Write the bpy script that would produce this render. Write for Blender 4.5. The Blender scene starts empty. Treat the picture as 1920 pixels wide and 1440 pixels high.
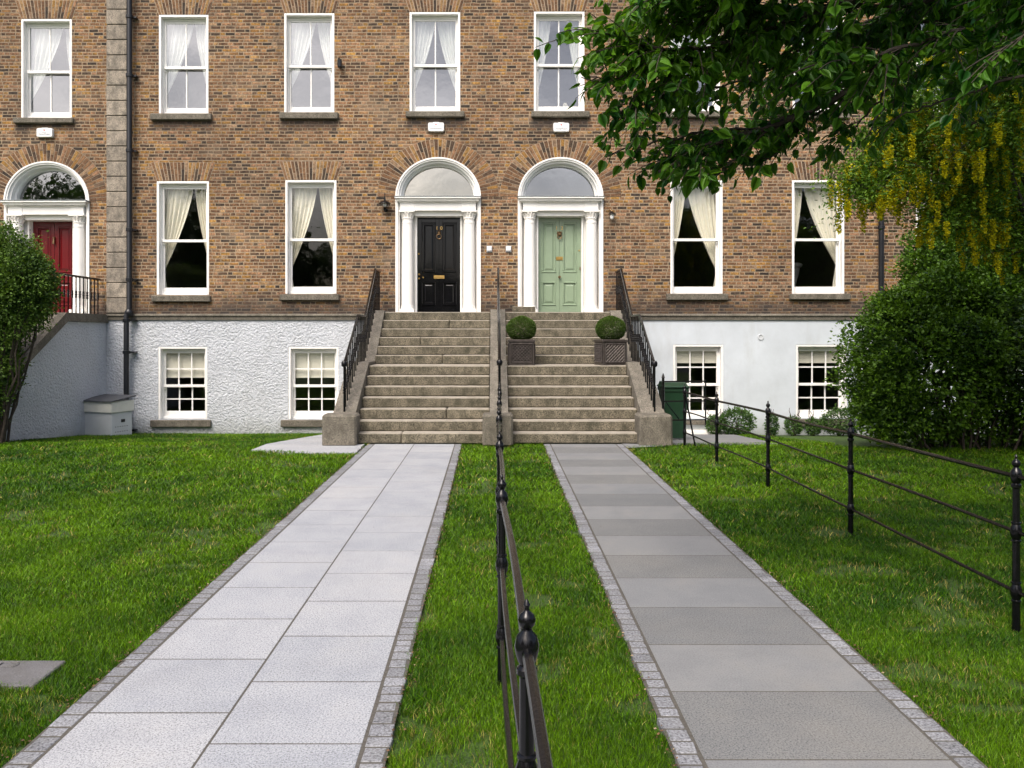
import bpy, math, random
import numpy as np
from mathutils import Vector
random.seed(7)
RNG = np.random.default_rng(11)
PI = math.pi
sc = bpy.context.scene
COL = sc.collection
# ------------------------------------------------------------------ camera
F = 1540.0; VX = 925.0; HY = 630.0; EYE = 1.70; FY = 17.4
S = F / FY
def fx(px): return (px - VX) / S
def fz(py): return EYE + (HY - py) / S
def P(px, py, D): return Vector(((px - VX) / F * D, D, EYE + (HY - py) / F * D))
cam = bpy.data.cameras.new('camera'); co = bpy.data.objects.new('camera', cam); COL.objects.link(co)
co.location = (0, 0, EYE); co.rotation_euler = (PI / 2, 0, 0)
cam.sensor_width = 36; cam.lens = F / 1920 * 36
cam.shift_x = (960 - VX) / 1920; cam.shift_y = -(720 - HY) / 1920
cam.clip_end = 400; cam.clip_start = 0.05
sc.camera = co

# ------------------------------------------------------------------ mesh builder
ORG = {}
class MB:
    def __init__(s): s.v = []; s.f = []
    def poly(s, pts):
        n = len(s.v); s.v += [tuple(p) for p in pts]; s.f.append(tuple(range(n, n + len(pts)))); return s
    def add(s, vs, fs):
        n = len(s.v); s.v += [tuple(p) for p in vs]; s.f += [tuple(i + n for i in f) for f in fs]; return s
    def box(s, x0, x1, y0, y1, z0, z1, bev=0.0, jit=0.0):
        b = min(bev, (x1 - x0) * .45, (y1 - y0) * .45, (z1 - z0) * .45)
        if b <= 0:
            vs = [(x, y, z) for z in (z0, z1) for y in (y0, y1) for x in (x0, x1)]
            if jit: vs = [tuple(c + random.uniform(-jit, jit) for c in v) for v in vs]
            return s.add(vs, [(0, 2, 3, 1), (4, 5, 7, 6), (0, 1, 5, 4), (2, 6, 7, 3), (0, 4, 6, 2), (1, 3, 7, 5)])
        vs = []; idx = {}
        for ix, x in enumerate((x0, x1)):
            for iy, y in enumerate((y0, y1)):
                for iz, z in enumerate((z0, z1)):
                    sx = 1 if ix == 0 else -1; sy = 1 if iy == 0 else -1; sz = 1 if iz == 0 else -1
                    j = [random.uniform(-jit, jit) for _ in range(3)] if jit else (0, 0, 0)
                    for a in range(3):
                        o = [x + sx * b + j[0], y + sy * b + j[1], z + sz * b + j[2]]
                        o[a] = ((x, y, z)[a]) + j[a]
                        idx[(ix, iy, iz, a)] = len(vs); vs.append(tuple(o))
        fs = []
        for a in range(3):
            o1, o2 = [k for k in range(3) if k != a]
            for e in (0, 1):
                q = []
                for (p, r) in ((0, 0), (1, 0), (1, 1), (0, 1)):
                    key = [0, 0, 0]; key[a] = e; key[o1] = p; key[o2] = r
                    q.append(idx[(key[0], key[1], key[2], a)])
                fs.append(tuple(q))
        for a in range(3):  # edges along axis a
            o1, o2 = [k for k in range(3) if k != a]
            for p in (0, 1):
                for r in (0, 1):
                    k0 = [0, 0, 0]; k0[o1] = p; k0[o2] = r; k1 = list(k0); k1[a] = 1
                    fs.append((idx[(*k0, o1)], idx[(*k1, o1)], idx[(*k1, o2)], idx[(*k0, o2)]))
        for ix in (0, 1):
            for iy in (0, 1):
                for iz in (0, 1):
                    fs.append((idx[(ix, iy, iz, 0)], idx[(ix, iy, iz, 1)], idx[(ix, iy, iz, 2)]))
        return s.add(vs, fs)
    def prism(s, poly, y0, y1):       # polygon in xz, from y0 (front) to y1
        n = len(poly)
        vs = [(x, y0, z) for x, z in poly] + [(x, y1, z) for x, z in poly]
        fs = [tuple(range(n)), tuple(range(2 * n - 1, n - 1, -1))] + [(i, (i + 1) % n, n + (i + 1) % n, n + i) for i in range(n)]
        return s.add(vs, fs)
    def prism_x(s, poly, x0, x1):     # polygon in yz
        n = len(poly)
        vs = [(x0, y, z) for y, z in poly] + [(x1, y, z) for y, z in poly]
        fs = [tuple(range(n)), tuple(range(2 * n - 1, n - 1, -1))] + [(i, (i + 1) % n, n + (i + 1) % n, n + i) for i in range(n)]
        return s.add(vs, fs)
    def tube(s, pts, r, n=8, cap=True):
        pts = [Vector(p) for p in pts]
        if not hasattr(r, '__len__'): r = [r] * len(pts)
        vs = []; fs = []; m = len(pts)
        up = None
        for i, p in enumerate(pts):
            d = (pts[min(i + 1, m - 1)] - pts[max(i - 1, 0)])
            d = d.normalized() if d.length > 1e-9 else Vector((0, 0, 1))
            if up is None: up = Vector((1, 0, 0)) if abs(d.x) < .8 else Vector((0, 1, 0))
            a = d.cross(up).normalized(); up = a.cross(d).normalized()
            for k in range(n):
                t = 2 * PI * k / n
                vs.append(p + (a * math.cos(t) + up * math.sin(t)) * r[i])
        for i in range(m - 1):
            for k in range(n):
                fs.append((i * n + k, i * n + (k + 1) % n, (i + 1) * n + (k + 1) % n, (i + 1) * n + k))
        if cap: fs.append(tuple(range(n - 1, -1, -1))); fs.append(tuple((m - 1) * n + k for k in range(n)))
        return s.add(vs, fs)
    def lathe(s, x, y, prof, n=16, axis='z', flute=0):
        vs = []; fs = []; m = len(prof)
        for (r, h) in prof:
            for k in range(n):
                t = 2 * PI * k / n
                rr = r * (1 - (flute if k % 2 else 0))
                if axis == 'z': vs.append((x + rr * math.cos(t), y + rr * math.sin(t), h))
                else: vs.append((x + rr * math.cos(t), h, y + rr * math.sin(t)))
        for i in range(m - 1):
            for k in range(n):
                fs.append((i * n + k, i * n + (k + 1) % n, (i + 1) * n + (k + 1) % n, (i + 1) * n + k))
        fs.append(tuple(range(n))); fs.append(tuple((m - 1) * n + k for k in range(n)))
        return s.add(vs, fs)
    def build(s, name, m, parent=None, smooth=False, loc=None):
        o = ORG.get(parent.name, Vector((0, 0, 0))) if parent else (Vector(loc) if loc else Vector((0, 0, 0)))
        me = bpy.data.meshes.new(name)
        me.from_pydata([(v[0] - o[0], v[1] - o[1], v[2] - o[2]) for v in s.v], [], s.f)
        me.update()
        me.materials.append(m)
        ob = bpy.data.objects.new(name, me); COL.objects.link(ob)
        if parent: ob.parent = parent; ORG[ob.name] = o
        elif loc: ob.location = o; ORG[ob.name] = o
        # consistent outward normals
        import bmesh
        b = bmesh.new(); b.from_mesh(me); bmesh.ops.recalc_face_normals(b, faces=b.faces); b.to_mesh(me); b.free()
        if smooth:
            me.shade_smooth()
            try: me.set_sharp_from_angle(angle=math.radians(40))
            except Exception: pass
        return ob
def tag(o, label=None, cat=None, group=None, kind=None):
    if label: o['label'] = label
    if cat: o['category'] = cat
    if group: o['group'] = group
    if kind: o['kind'] = kind
    return o
def thing(name, loc, label, cat, group=None):
    o = bpy.data.objects.new(name, None); COL.objects.link(o); o.location = loc
    o.empty_display_size = .2
    ORG[o.name] = Vector(loc)
    return tag(o, label, cat, group)
def copy_tree(o, parent=None):
    c = o.copy(); COL.objects.link(c)
    if parent: c.parent = parent
    for ch in list(o.children): copy_tree(ch, c)
    return c
def fastmesh(name, verts, faces_flat, nper, m, parent=None, col=None, smooth=False):
    """verts (N,3) array; faces_flat (M,nper) array"""
    me = bpy.data.meshes.new(name)
    o = ORG.get(parent.name, Vector((0, 0, 0))) if parent else Vector((0, 0, 0))
    verts = verts - np.array(o)[None, :]
    nv = len(verts); nf = len(faces_flat)
    me.vertices.add(nv); me.vertices.foreach_set('co', verts.astype(np.float32).ravel())
    me.loops.add(nf * nper); me.loops.foreach_set('vertex_index', faces_flat.astype(np.int32).ravel())
    me.polygons.add(nf)
    me.polygons.foreach_set('loop_start', np.arange(0, nf * nper, nper, dtype=np.int32))
    me.polygons.foreach_set('loop_total', np.full(nf, nper, dtype=np.int32))
    if smooth: me.polygons.foreach_set('use_smooth', np.ones(nf, dtype=bool))
    me.update(); me.validate()
    if col is not None:
        a = me.color_attributes.new('tint', 'FLOAT_COLOR', 'POINT')
        c4 = np.ones((nv, 4), dtype=np.float32); c4[:, :3] = col
        a.data.foreach_set('color', c4.ravel())
    me.materials.append(m)
    ob = bpy.data.objects.new(name, me); COL.objects.link(ob)
    if parent: ob.parent = parent; ORG[ob.name] = o
    return ob

# ------------------------------------------------------------------ materials
class G:
    def __init__(s, name):
        s.m = bpy.data.materials.new(name); s.m.use_nodes = True; s.t = s.m.node_tree
        s.b = s.t.nodes['Principled BSDF']; s.out = s.t.nodes['Material Output']
        s._pos = None
    def n(s, typ, **kw):
        nd = s.t.nodes.new(typ)
        for k, v in kw.items(): setattr(nd, k, v)
        return nd
    def link(s, a, b): s.t.links.new(a, b)
    def setin(s, sock, v):
        if isinstance(v, bpy.types.NodeSocket): s.link(v, sock)
        elif v is not None:
            if hasattr(sock.default_value, '__len__') and not hasattr(v, '__len__'): v = [v] * len(sock.default_value)
            if hasattr(v, '__len__') and len(v) == 3 and len(sock.default_value) == 4: v = (*v, 1)
            sock.default_value = v
    def pos(s):
        if s._pos is None: s._pos = s.n('ShaderNodeNewGeometry').outputs['Position']
        return s._pos
    def obj(s): return s.n('ShaderNodeTexCoord').outputs['Object']
    def xyz(s, v=None):
        nd = s.n('ShaderNodeSeparateXYZ'); s.link(v or s.pos(), nd.inputs[0]); return nd.outputs
    def ma(s, op, a, b=None, c=None, clamp=False):
        nd = s.n('ShaderNodeMath', operation=op); nd.use_clamp = clamp
        s.setin(nd.inputs[0], a)
        if b is not None: s.setin(nd.inputs[1], b)
        if c is not None: s.setin(nd.inputs[2], c)
        return nd.outputs[0]
    def noise(s, scale, detail=3, rough=.55, vec=None, out='Fac', dim='3D'):
        nd = s.n('ShaderNodeTexNoise'); nd.noise_dimensions = dim
        s.setin(nd.inputs['Scale'], scale); nd.inputs['Detail'].default_value = detail; nd.inputs['Roughness'].default_value = rough
        s.link(vec if vec is not None else s.pos(), nd.inputs['Vector']); return nd.outputs[out]
    def scale(s, v, sx, sy, sz):
        nd = s.n('ShaderNodeVectorMath', operation='MULTIPLY'); s.link(v, nd.inputs[0]); nd.inputs[1].default_value = (sx, sy, sz); return nd.outputs[0]
    def ramp(s, fac, stops, interp='LINEAR'):
        nd = s.n('ShaderNodeValToRGB'); cr = nd.color_ramp; cr.interpolation = interp
        while len(cr.elements) < len(stops): cr.elements.new(.5)
        for e, (p, c) in zip(cr.elements, stops):
            e.position = p; e.color = (*c, 1) if hasattr(c, '__len__') else (c, c, c, 1)
        s.setin(nd.inputs[0], fac); return nd.outputs[0]
    def mr(s, v, a, b, c=0., d=1.):
        nd = s.n('ShaderNodeMapRange'); nd.clamp = True
        s.setin(nd.inputs[0], v); s.setin(nd.inputs[1], a); s.setin(nd.inputs[2], b); s.setin(nd.inputs[3], c); s.setin(nd.inputs[4], d)
        return nd.outputs[0]
    def mix(s, f, a, b, mode='MIX'):
        nd = s.n('ShaderNodeMix', data_type='RGBA', blend_type=mode)
        s.setin(nd.inputs[0], f); s.setin(nd.inputs[6], a); s.setin(nd.inputs[7], b); return nd.outputs[2]
    def bump(s, h, strength, dist=.01):
        nd = s.n('ShaderNodeBump'); nd.inputs['Strength'].default_value = strength; nd.inputs['Distance'].default_value = dist
        s.link(h, nd.inputs['Height']); s.link(nd.outputs[0], s.b.inputs['Normal']); return nd
    def base(s, c): s.setin(s.b.inputs['Base Color'], c)
    def rough(s, v): s.setin(s.b.inputs['Roughness'], v)
    def island(s): return s.n('ShaderNodeNewGeometry').outputs['Random Per Island']
def simple(name, c, rough=.5, metal=0., var=.12, nscale=8, bump=0., bscale=60, spec=.5, coat=0., fine=0.):
    g = G(name)
    nz = g.noise(nscale, 4)
    f = g.mr(nz, .3, .7, 1 - var, 1 + var)
    base = g.mix(1., c, g.n_rgb(f) if hasattr(g, 'n_rgb') else f, 'MULTIPLY')
    g.base(base); g.rough(rough if not fine else g.mr(g.noise(nscale * 3, 3), .3, .7, rough - fine, rough + fine))
    g.b.inputs['Metallic'].default_value = metal
    g.b.inputs['Specular IOR Level'].default_value = spec
    g.b.inputs['Coat Weight'].default_value = coat
    if bump: g.bump(g.noise(bscale, 4), bump, .004)
    return g.m
BR_STOPS = [(0, (.040, .030, .024)), (.10, (.075, .050, .034)), (.24, (.12, .066, .038)), (.42, (.185, .098, .050)), (.58, (.24, .135, .072)),
            (.70, (.30, .168, .10)), (.79, (.255, .132, .038)), (.88, (.34, .19, .052)), (.95, (.31, .205, .13)), (1, (.13, .085, .06))]
MORTAR = (.36, .285, .205)
def mat_brick():
    g = G('brick')
    rh = .0695; U = .31
    d1 = g.noise(5, 2, vec=g.pos(), out='Color'); d2 = g.noise(40, 2, vec=g.pos(), out='Color')
    def off(v, k, c):
        a = g.n('ShaderNodeVectorMath', operation='SUBTRACT'); g.link(c, a.inputs[0]); a.inputs[1].default_value = (.5, .5, .5)
        b = g.n('ShaderNodeVectorMath', operation='SCALE'); g.link(a.outputs[0], b.inputs[0]); b.inputs['Scale'].default_value = k
        e = g.n('ShaderNodeVectorMath', operation='ADD'); g.link(v, e.inputs[0]); g.link(b.outputs[0], e.inputs[1]); return e.outputs[0]
    v = off(off(g.pos(), .02, d1), .009, d2)
    o = g.xyz(v)
    zr = g.ma('DIVIDE', o[2], rh); row = g.ma('FLOOR', zr); fzz = g.ma('FRACT', zr)
    wn = g.n('ShaderNodeTexWhiteNoise', noise_dimensions='1D'); g.link(row, wn.inputs['W'])
    xr = g.ma('ADD', g.ma('DIVIDE', o[0], U), g.ma('ADD', g.ma('MULTIPLY', row, .5), g.ma('MULTIPLY', wn.outputs[0], .35)))
    cell = g.ma('FLOOR', xr); ux = g.ma('FRACT', xr)
    split = .66
    head = g.ma('GREATER_THAN', ux, split)
    dv = g.ma('MULTIPLY', g.ma('MINIMUM', g.ma('MINIMUM', ux, g.ma('SUBTRACT', 1., ux)), g.ma('ABSOLUTE', g.ma('SUBTRACT', ux, split))), U)
    dz = g.ma('MULTIPLY', g.ma('MINIMUM', fzz, g.ma('SUBTRACT', 1., fzz)), rh)
    d = g.ma('MINIMUM', dv, dz)
    brickmask = g.mr(d, .0058, .0115)
    cid = g.n('ShaderNodeCombineXYZ'); g.link(g.ma('ADD', g.ma('MULTIPLY', cell, 2.), head), cid.inputs[0]); g.link(row, cid.inputs[1])
    wn2 = g.n('ShaderNodeTexWhiteNoise', noise_dimensions='2D'); g.link(cid.outputs[0], wn2.inputs['Vector'])
    c = g.ramp(wn2.outputs['Value'], BR_STOPS)
    wn3 = g.n('ShaderNodeTexWhiteNoise', noise_dimensions='3D'); cid2 = g.n('ShaderNodeVectorMath', operation='ADD'); g.link(cid.outputs[0], cid2.inputs[0]); cid2.inputs[1].default_value = (7.3, 3.1, 5); g.link(cid2.outputs[0], wn3.inputs['Vector'])
    c = g.mix(.75, c, g.ramp(g.noise(24, 4, .7), [(.34, .2), (.5, 1.), (.68, 2.1)]), 'MULTIPLY')
    c = g.mix(1., c, g.mr(wn3.outputs['Value'], 0, 1, .8, 1.2), 'MULTIPLY')
    mort = g.mix(.7, MORTAR, g.ramp(g.noise(14, 4), [(.3, .7), (.7, 1.25)]), 'MULTIPLY')
    c = g.mix(brickmask, mort, c)
    big = g.noise(.55, 4, .6)
    c = g.mix(1., c, g.ramp(big, [(.3, (.76, .74, .73)), (.5, (1, .98, .96)), (.7, (1.2, 1.17, 1.12))]), 'MULTIPLY')
    c = g.mix(g.ma('MULTIPLY', g.ramp(g.noise(1.6, 5, .65, vec=g.scale(g.pos(), 1.4, 1, .35)), [(.54, 0.), (.72, 1.)]), .45), c, (.07, .055, .045))
    c = g.mix(g.ma('MULTIPLY', g.ramp(g.noise(1.1, 4, .5, vec=g.scale(g.pos(), .6, 1, 1.7)), [(.60, 0.), (.70, 1.)]), .35), c, (.36, .27, .19))
    c = g.mix(1., c, (.84, .83, .78), 'MULTIPLY')
    # soot on the lowest courses above the string course; stain and painted shade below upper sills
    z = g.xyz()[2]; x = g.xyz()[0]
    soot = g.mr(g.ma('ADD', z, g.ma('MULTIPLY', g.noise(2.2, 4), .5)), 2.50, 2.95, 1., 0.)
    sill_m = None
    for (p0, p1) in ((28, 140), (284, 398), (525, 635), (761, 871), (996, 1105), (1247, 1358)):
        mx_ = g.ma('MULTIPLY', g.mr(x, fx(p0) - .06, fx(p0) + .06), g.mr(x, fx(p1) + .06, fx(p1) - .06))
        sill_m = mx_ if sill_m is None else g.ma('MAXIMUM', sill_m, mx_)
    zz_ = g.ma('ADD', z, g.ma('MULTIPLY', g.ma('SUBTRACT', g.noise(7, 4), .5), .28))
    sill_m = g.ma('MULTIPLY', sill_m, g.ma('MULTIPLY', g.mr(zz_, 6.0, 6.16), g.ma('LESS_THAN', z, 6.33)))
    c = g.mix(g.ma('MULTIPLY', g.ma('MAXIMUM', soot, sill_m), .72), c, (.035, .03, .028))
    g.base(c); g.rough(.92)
    hb = g.ma('ADD', brickmask, g.ma('MULTIPLY', g.noise(120, 3), .5))
    g.bump(hb, .75, .008)
    return g.m
def mat_voussoir():
    g = G('voussoir_brick')
    c = g.ramp(g.island(), BR_STOPS)
    c = g.mix(.8, c, g.ramp(g.noise(24, 4, .7), [(.32, .25), (.5, .95), (.70, 1.7)]), 'MULTIPLY')
    c = g.mix(1., c, (.84, .83, .78), 'MULTIPLY'); g.base(c); g.rough(.92); g.bump(g.noise(120, 3), .5, .004); return g.m
def mat_mortar():
    g = G('mortar'); g.base(g.mix(.7, MORTAR, g.ramp(g.noise(14, 4), [(.3, .7), (.7, 1.25)]), 'MULTIPLY')); g.rough(.95); g.bump(g.noise(150, 3), .4, .004); return g.m
def mat_granite(name, base, speck=.5, sc1=170, stain=None, stain_amt=.5, bump=.5, isl=0., dist=.004, tread=None):
    g = G(name)
    s1 = g.ramp(g.noise(sc1, 3, .7), [(.33, 1 - speck), (.48, 1.), (.66, 1 + speck * .8)])
    c = g.mix(1., base, s1, 'MULTIPLY')
    c = g.mix(1., c, g.ramp(g.noise(3, 5), [(.3, .82), (.7, 1.15)]), 'MULTIPLY')
    if isl: c = g.mix(1., c, g.mr(g.island(), 0, 1, 1 - isl, 1 + isl), 'MULTIPLY')
    if stain is not None:
        m = g.ramp(g.noise(6, 6, .65, vec=g.scale(g.pos(), 1.2, 1, .8)), [(.42, 0.), (.68, 1.)])
        c = g.mix(g.ma('MULTIPLY', m, stain_amt), c, stain)
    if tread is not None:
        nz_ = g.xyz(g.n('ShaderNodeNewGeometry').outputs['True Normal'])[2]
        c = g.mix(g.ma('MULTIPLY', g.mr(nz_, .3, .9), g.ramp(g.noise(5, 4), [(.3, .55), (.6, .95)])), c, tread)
    g.base(c); g.rough(.88); g.bump(g.noise(sc1 * .6, 4, .7), bump, dist); return g.m
def mat_render(name, c, rough_amt, scale, dirt=.1):
    g = G(name)
    b = g.mix(1., c, g.ramp(g.noise(1.3, 5, .65), [(.3, 1 - dirt), (.7, 1 + dirt * .4)]), 'MULTIPLY')
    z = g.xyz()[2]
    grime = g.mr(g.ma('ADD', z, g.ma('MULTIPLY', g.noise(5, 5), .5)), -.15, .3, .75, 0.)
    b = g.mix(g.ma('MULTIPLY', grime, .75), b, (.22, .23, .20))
    b = g.mix(g.ma('MULTIPLY', g.ramp(g.noise(1.7, 6, .7, vec=g.scale(g.pos(), 1.6, 1, .5)), [(.52, 0.), (.74, 1.)]), .28), b, (.36, .37, .35))
    g.base(b); g.rough(.9)
    g.bump(g.noise(scale, 3, .6), rough_amt, .06 if rough_amt > .5 else .02); return g.m
def mat_leaf(name, trans=.35, rough=.42, spec=.4):
    g = G(name)
    a = g.n('ShaderNodeAttribute', attribute_name='tint').outputs['Color']
    g.base(a); g.rough(rough); g.b.inputs['Specular IOR Level'].default_value = spec
    t = g.n('ShaderNodeBsdfTranslucent'); g.link(g.mix(1., a, (1.5, 1.35, .55), 'MULTIPLY'), t.inputs[0])
    mx = g.n('ShaderNodeMixShader'); mx.inputs[0].default_value = trans
    g.link(g.b.outputs[0], mx.inputs[1]); g.link(t.outputs[0], mx.inputs[2]); g.link(mx.outputs[0], g.out.inputs[0])
    return g.m
def mat_glass(name, ior=1.9, tintc=(.93, .95, .94), rc=(.97, .98, 1, 1)):
    g = G(name)
    tr = g.n('ShaderNodeBsdfTransparent'); tr.inputs[0].default_value = (*tintc, 1)
    gl = g.n('ShaderNodeBsdfGlossy'); gl.inputs['Roughness'].default_value = .015; gl.inputs[0].default_value = rc
    bp = g.n('ShaderNodeBump'); bp.inputs['Strength'].default_value = .12; bp.inputs['Distance'].default_value = .01
    g.link(g.noise(3.5, 2), bp.inputs['Height']); g.link(bp.outputs[0], gl.inputs['Normal'])
    ge = g.n('ShaderNodeNewGeometry'); dt = g.n('ShaderNodeVectorMath', operation='DOT_PRODUCT'); g.link(ge.outputs['Normal'], dt.inputs[0]); g.link(ge.outputs['Incoming'], dt.inputs[1])
    cs = g.ma('ABSOLUTE', dt.outputs['Value']); f0 = ((ior - 1) / (ior + 1)) ** 2
    fr = g.ma('ADD', f0, g.ma('MULTIPLY', g.ma('POWER', g.ma('SUBTRACT', 1., cs), 5.), 1 - f0), clamp=True)
    mx = g.n('ShaderNodeMixShader'); g.link(fr, mx.inputs[0]); g.link(tr.outputs[0], mx.inputs[1]); g.link(gl.outputs[0], mx.inputs[2])
    g.link(mx.outputs[0], g.out.inputs[0]); return g.m
def mat_slab(name, base, speck, warm):
    g = G(name)
    s1 = g.ramp(g.noise(115, 3, .8), [(.36, 1 - speck), (.48, 1.), (.64, 1 + speck * .5)])
    c = g.mix(1., base, s1, 'MULTIPLY')
    isl = g.island()
    c = g.mix(1., c, g.ramp(isl, [(0, (.92, .93, .94)), (.5, (1, 1, 1)), (1, (1.06, 1.05, 1.03))]), 'MULTIPLY')
    c = g.mix(1., c, g.ramp(g.noise(2.2, 6, .7), [(.3, (.84, .85, .87)), (.55, (1, 1, 1)), (.75, (1.08, 1.06, 1.02))]), 'MULTIPLY')
    c = g.mix(g.ma('MULTIPLY', g.ramp(g.noise(.9, 5, .6), [(.5, 0.), (.75, 1.)]), warm), c, (.42, .36, .26))
    g.base(c); g.rough(.82); g.bump(g.noise(240, 3), .35, .002); return g.m

M = {}
M['brick'] = mat_brick(); M['vous'] = mat_voussoir(); M['mortar'] = mat_mortar()
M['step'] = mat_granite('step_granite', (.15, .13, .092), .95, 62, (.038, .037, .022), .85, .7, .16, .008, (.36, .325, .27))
M['curb'] = mat_granite('curb_granite', (.165, .148, .12), .7, 60, (.075, .07, .055), .75, .7, .1, .008)
M['stone'] = mat_granite('dressed_stone', (.16, .143, .113), .7, 65, (.06, .055, .04), .7, .7, .12, .008)
M['quoin'] = mat_granite('quoin_granite', (.29, .25, .20), .5, 60, (.07, .065, .055), .8, .5, .14)
M['sett'] = mat_granite('sett_granite', (.19, .195, .21), .75, 80, (.2, .2, .18), .3, .7, .2)
M['joint'] = simple('joint_sand', (.085, .078, .066), .95, var=.3, nscale=60, bump=.5)
M['render_rough'] = mat_render('rough_cast_render', (.60, .63, .675), 1.0, 24)
M['render_smooth'] = mat_render('smooth_render', (.58, .63, .675), .12, 6, .12)
M['white'] = simple('white_gloss_paint', (.86, .85, .82), .35, var=.04, nscale=3, bump=.05, bscale=30)
M['whitestone'] = simple('white_painted_stone', (.86, .84, .80), .5, var=.03, nscale=4)
M['lead'] = simple('lead_flashing', (.22, .25, .26), .5, .3)
M['black_iron'] = simple('black_painted_iron', (.004, .004, .005), .17, var=.3, nscale=30, bump=.10, bscale=45, fine=.06, spec=.32)
g = G('weathered_rail')
g.base(g.mix(g.ramp(g.noise(25, 5, .7), [(.58, 0.), (.74, 1.)]), (.0045, .0045, .005), (.014, .011, .010))); g.rough(.22); g.b.inputs['Specular IOR Level'].default_value = .28; g.bump(g.noise(90, 4), .35, .003); M['rail'] = g.m
M['black_door'] = simple('black_gloss_door', (.005, .005, .006), .05, var=.2, nscale=5, bump=.14, bscale=7)
M['green_door'] = simple('sage_green_door', (.24, .315, .215), .24, var=.05, nscale=5, bump=.10, bscale=16, coat=.3)
M['red_door'] = simple('red_door', (.12, .002, .004), .28, var=.08, nscale=5, bump=.06, bscale=16, coat=.3)
M['brass'] = simple('brass', (.65, .42, .14), .3, 1., .15, 30)
M['oldbrass'] = simple('aged_brass', (.20, .13, .07), .4, .9, .3, 40)
M['glass'] = mat_glass('window_glass', 3.0); M['glass_low'] = mat_glass('low_window_glass', 1.75); M['fanglass'] = mat_glass('fanlight_glass', 3.4); M['fanglass_cloud_tint'] = mat_glass('cloud_tint_fanlight_glass', 5.5, (.9, .88, .8), (1, .95, .84, 1))  # black door's fanlight: cream cloud reflection put into the glass tint
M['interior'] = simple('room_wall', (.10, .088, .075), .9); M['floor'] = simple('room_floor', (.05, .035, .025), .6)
M['plastic_white'] = simple('white_plastic', (.82, .83, .83), .35, var=.03)
M['grey_plastic'] = simple('grey_plastic', (.3, .31, .32), .5)
M['print'] = simple('grey_print', (.12, .14, .17), .5); M['redprint'] = simple('red_print', (.5, .03, .02), .5)
M['pipe'] = simple('pipe_black', (.008, .009, .012), .35, var=.3, nscale=12, bump=.1)
M['lamp_glass'] = mat_glass('lamp_glass', 1.5, (.9, .9, .9)); M['bulb'] = simple('opal_bulb', (.85, .85, .82), .3)
M['bin'] = simple('green_bin_plastic', (.008, .036, .015), .42, var=.1, nscale=6, bump=.05)
M['rubber'] = simple('black_rubber', (.02, .02, .02), .7)
M['planter'] = simple('faux_lead', (.075, .064, .058), .38, .5, .3, 14, .1, 60)
M['soil'] = simple('bare_soil', (.045, .03, .02), .95, var=.4, nscale=20, bump=.8, bscale=40)
M['boxlid'] = simple('felt_lid', (.07, .075, .085), .85, var=.25, nscale=20)
M['greyboard'] = simple('painted_board', (.55, .58, .60), .6, var=.06, nscale=4); M['creamboard'] = simple('cream_board', (.68, .68, .62), .6, var=.06, nscale=5)
M['bark'] = simple('bark', (.05, .038, .03), .9, var=.4, nscale=18, bump=.9, bscale=30)
M['concrete'] = mat_granite('cover_concrete', (.125, .122, .125), .35, 130, (.09, .085, .075), .7, .5)
M['slate'] = simple('roof_slate', (.08, .085, .09), .7)
M['asphalt'] = simple('asphalt', (.05, .05, .052), .9, var=.2, nscale=30, bump=.5, bscale=150)
def mat_cloth(name, c, tr):
    g = G(name); g.base(c); g.rough(.85)
    t = g.n('ShaderNodeBsdfTranslucent'); t.inputs[0].default_value = (*c, 1)
    mx = g.n('ShaderNodeMixShader'); mx.inputs[0].default_value = tr
    g.link(g.b.outputs[0], mx.inputs[1]); g.link(t.outputs[0], mx.inputs[2]); g.link(mx.outputs[0], g.out.inputs[0]); return g.m
M['curtain_cream'] = mat_cloth('cream_curtain', (.86, .81, .69), .12)
M['curtain_white'] = mat_cloth('white_voile', (.88, .89, .86), .2)
M['blind'] = mat_cloth('roller_blind', (.80, .76, .66), .15)
M['leaf'] = mat_leaf('broad_leaf', .42, .42, .3); M['grass'] = mat_leaf('grass_blade', .3, .5, .25); M['bushleaf'] = mat_leaf('bush_leaf', .22, .5, .3); M['flower'] = mat_leaf('yellow_flower', .35, .6, .2)
M['slabL'] = mat_slab('white_granite_slab', (.345, .357, .38), .65, .08)
M['slabA'] = mat_slab('smooth_limestone', (.195, .20, .205), .25, .14); M['slabB'] = mat_slab('rough_limestone', (.158, .162, .163), .65, .1)

# ------------------------------------------------------------------ terrain
def gz(x, y):
    t = np.clip((np.asarray(y, dtype=float) - 12.97) / 4.43, 0, 1)
    return -.37 * t
YN, YF = 3.232, 12.96
def edge(near, far):
    return lambda y: near + (far - near) * (y - YN) / (12.77 - YN)
eL0, eL1, eL2 = edge(-1.826, -1.866), edge(-1.186, -1.244), edge(-.541, -.605)
eR0, eR1 = edge(.842, .899), edge(1.838, 1.92)
SW = .108
def soil_mat():
    g = G('lawn_soil')
    c = g.ramp(g.noise(3, 6, .7), [(.3, (.025, .055, .006)), (.6, (.045, .09, .008)), (.8, (.06, .055, .02))])
    c = g.mix(1., c, g.ramp(g.noise(90, 3), [(.3, .5), (.7, 1.5)]), 'MULTIPLY')
    g.base(c); g.rough(.95); g.bump(g.noise(60, 4), .8, .02); return g.m
m = MB()
xs = [-90, -30, -14, -8, -4, 0, 4, 8, 14, 30, 90]; ys = [-90, -40, -10, 0, 5, 10, 12.97, 13.6, 14.5, 15.5, 16.5, 17.4, 19, 60, 120]
for j in range(len(ys) - 1):
    for i in range(len(xs) - 1):
        q = [(xs[i], ys[j]), (xs[i + 1], ys[j]), (xs[i + 1], ys[j + 1]), (xs[i], ys[j + 1])]
        m.poly([(a, b, float(gz(a, b)) - .03) for a, b in q])
tag(m.build('ground', soil_mat()), kind='structure')

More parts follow.
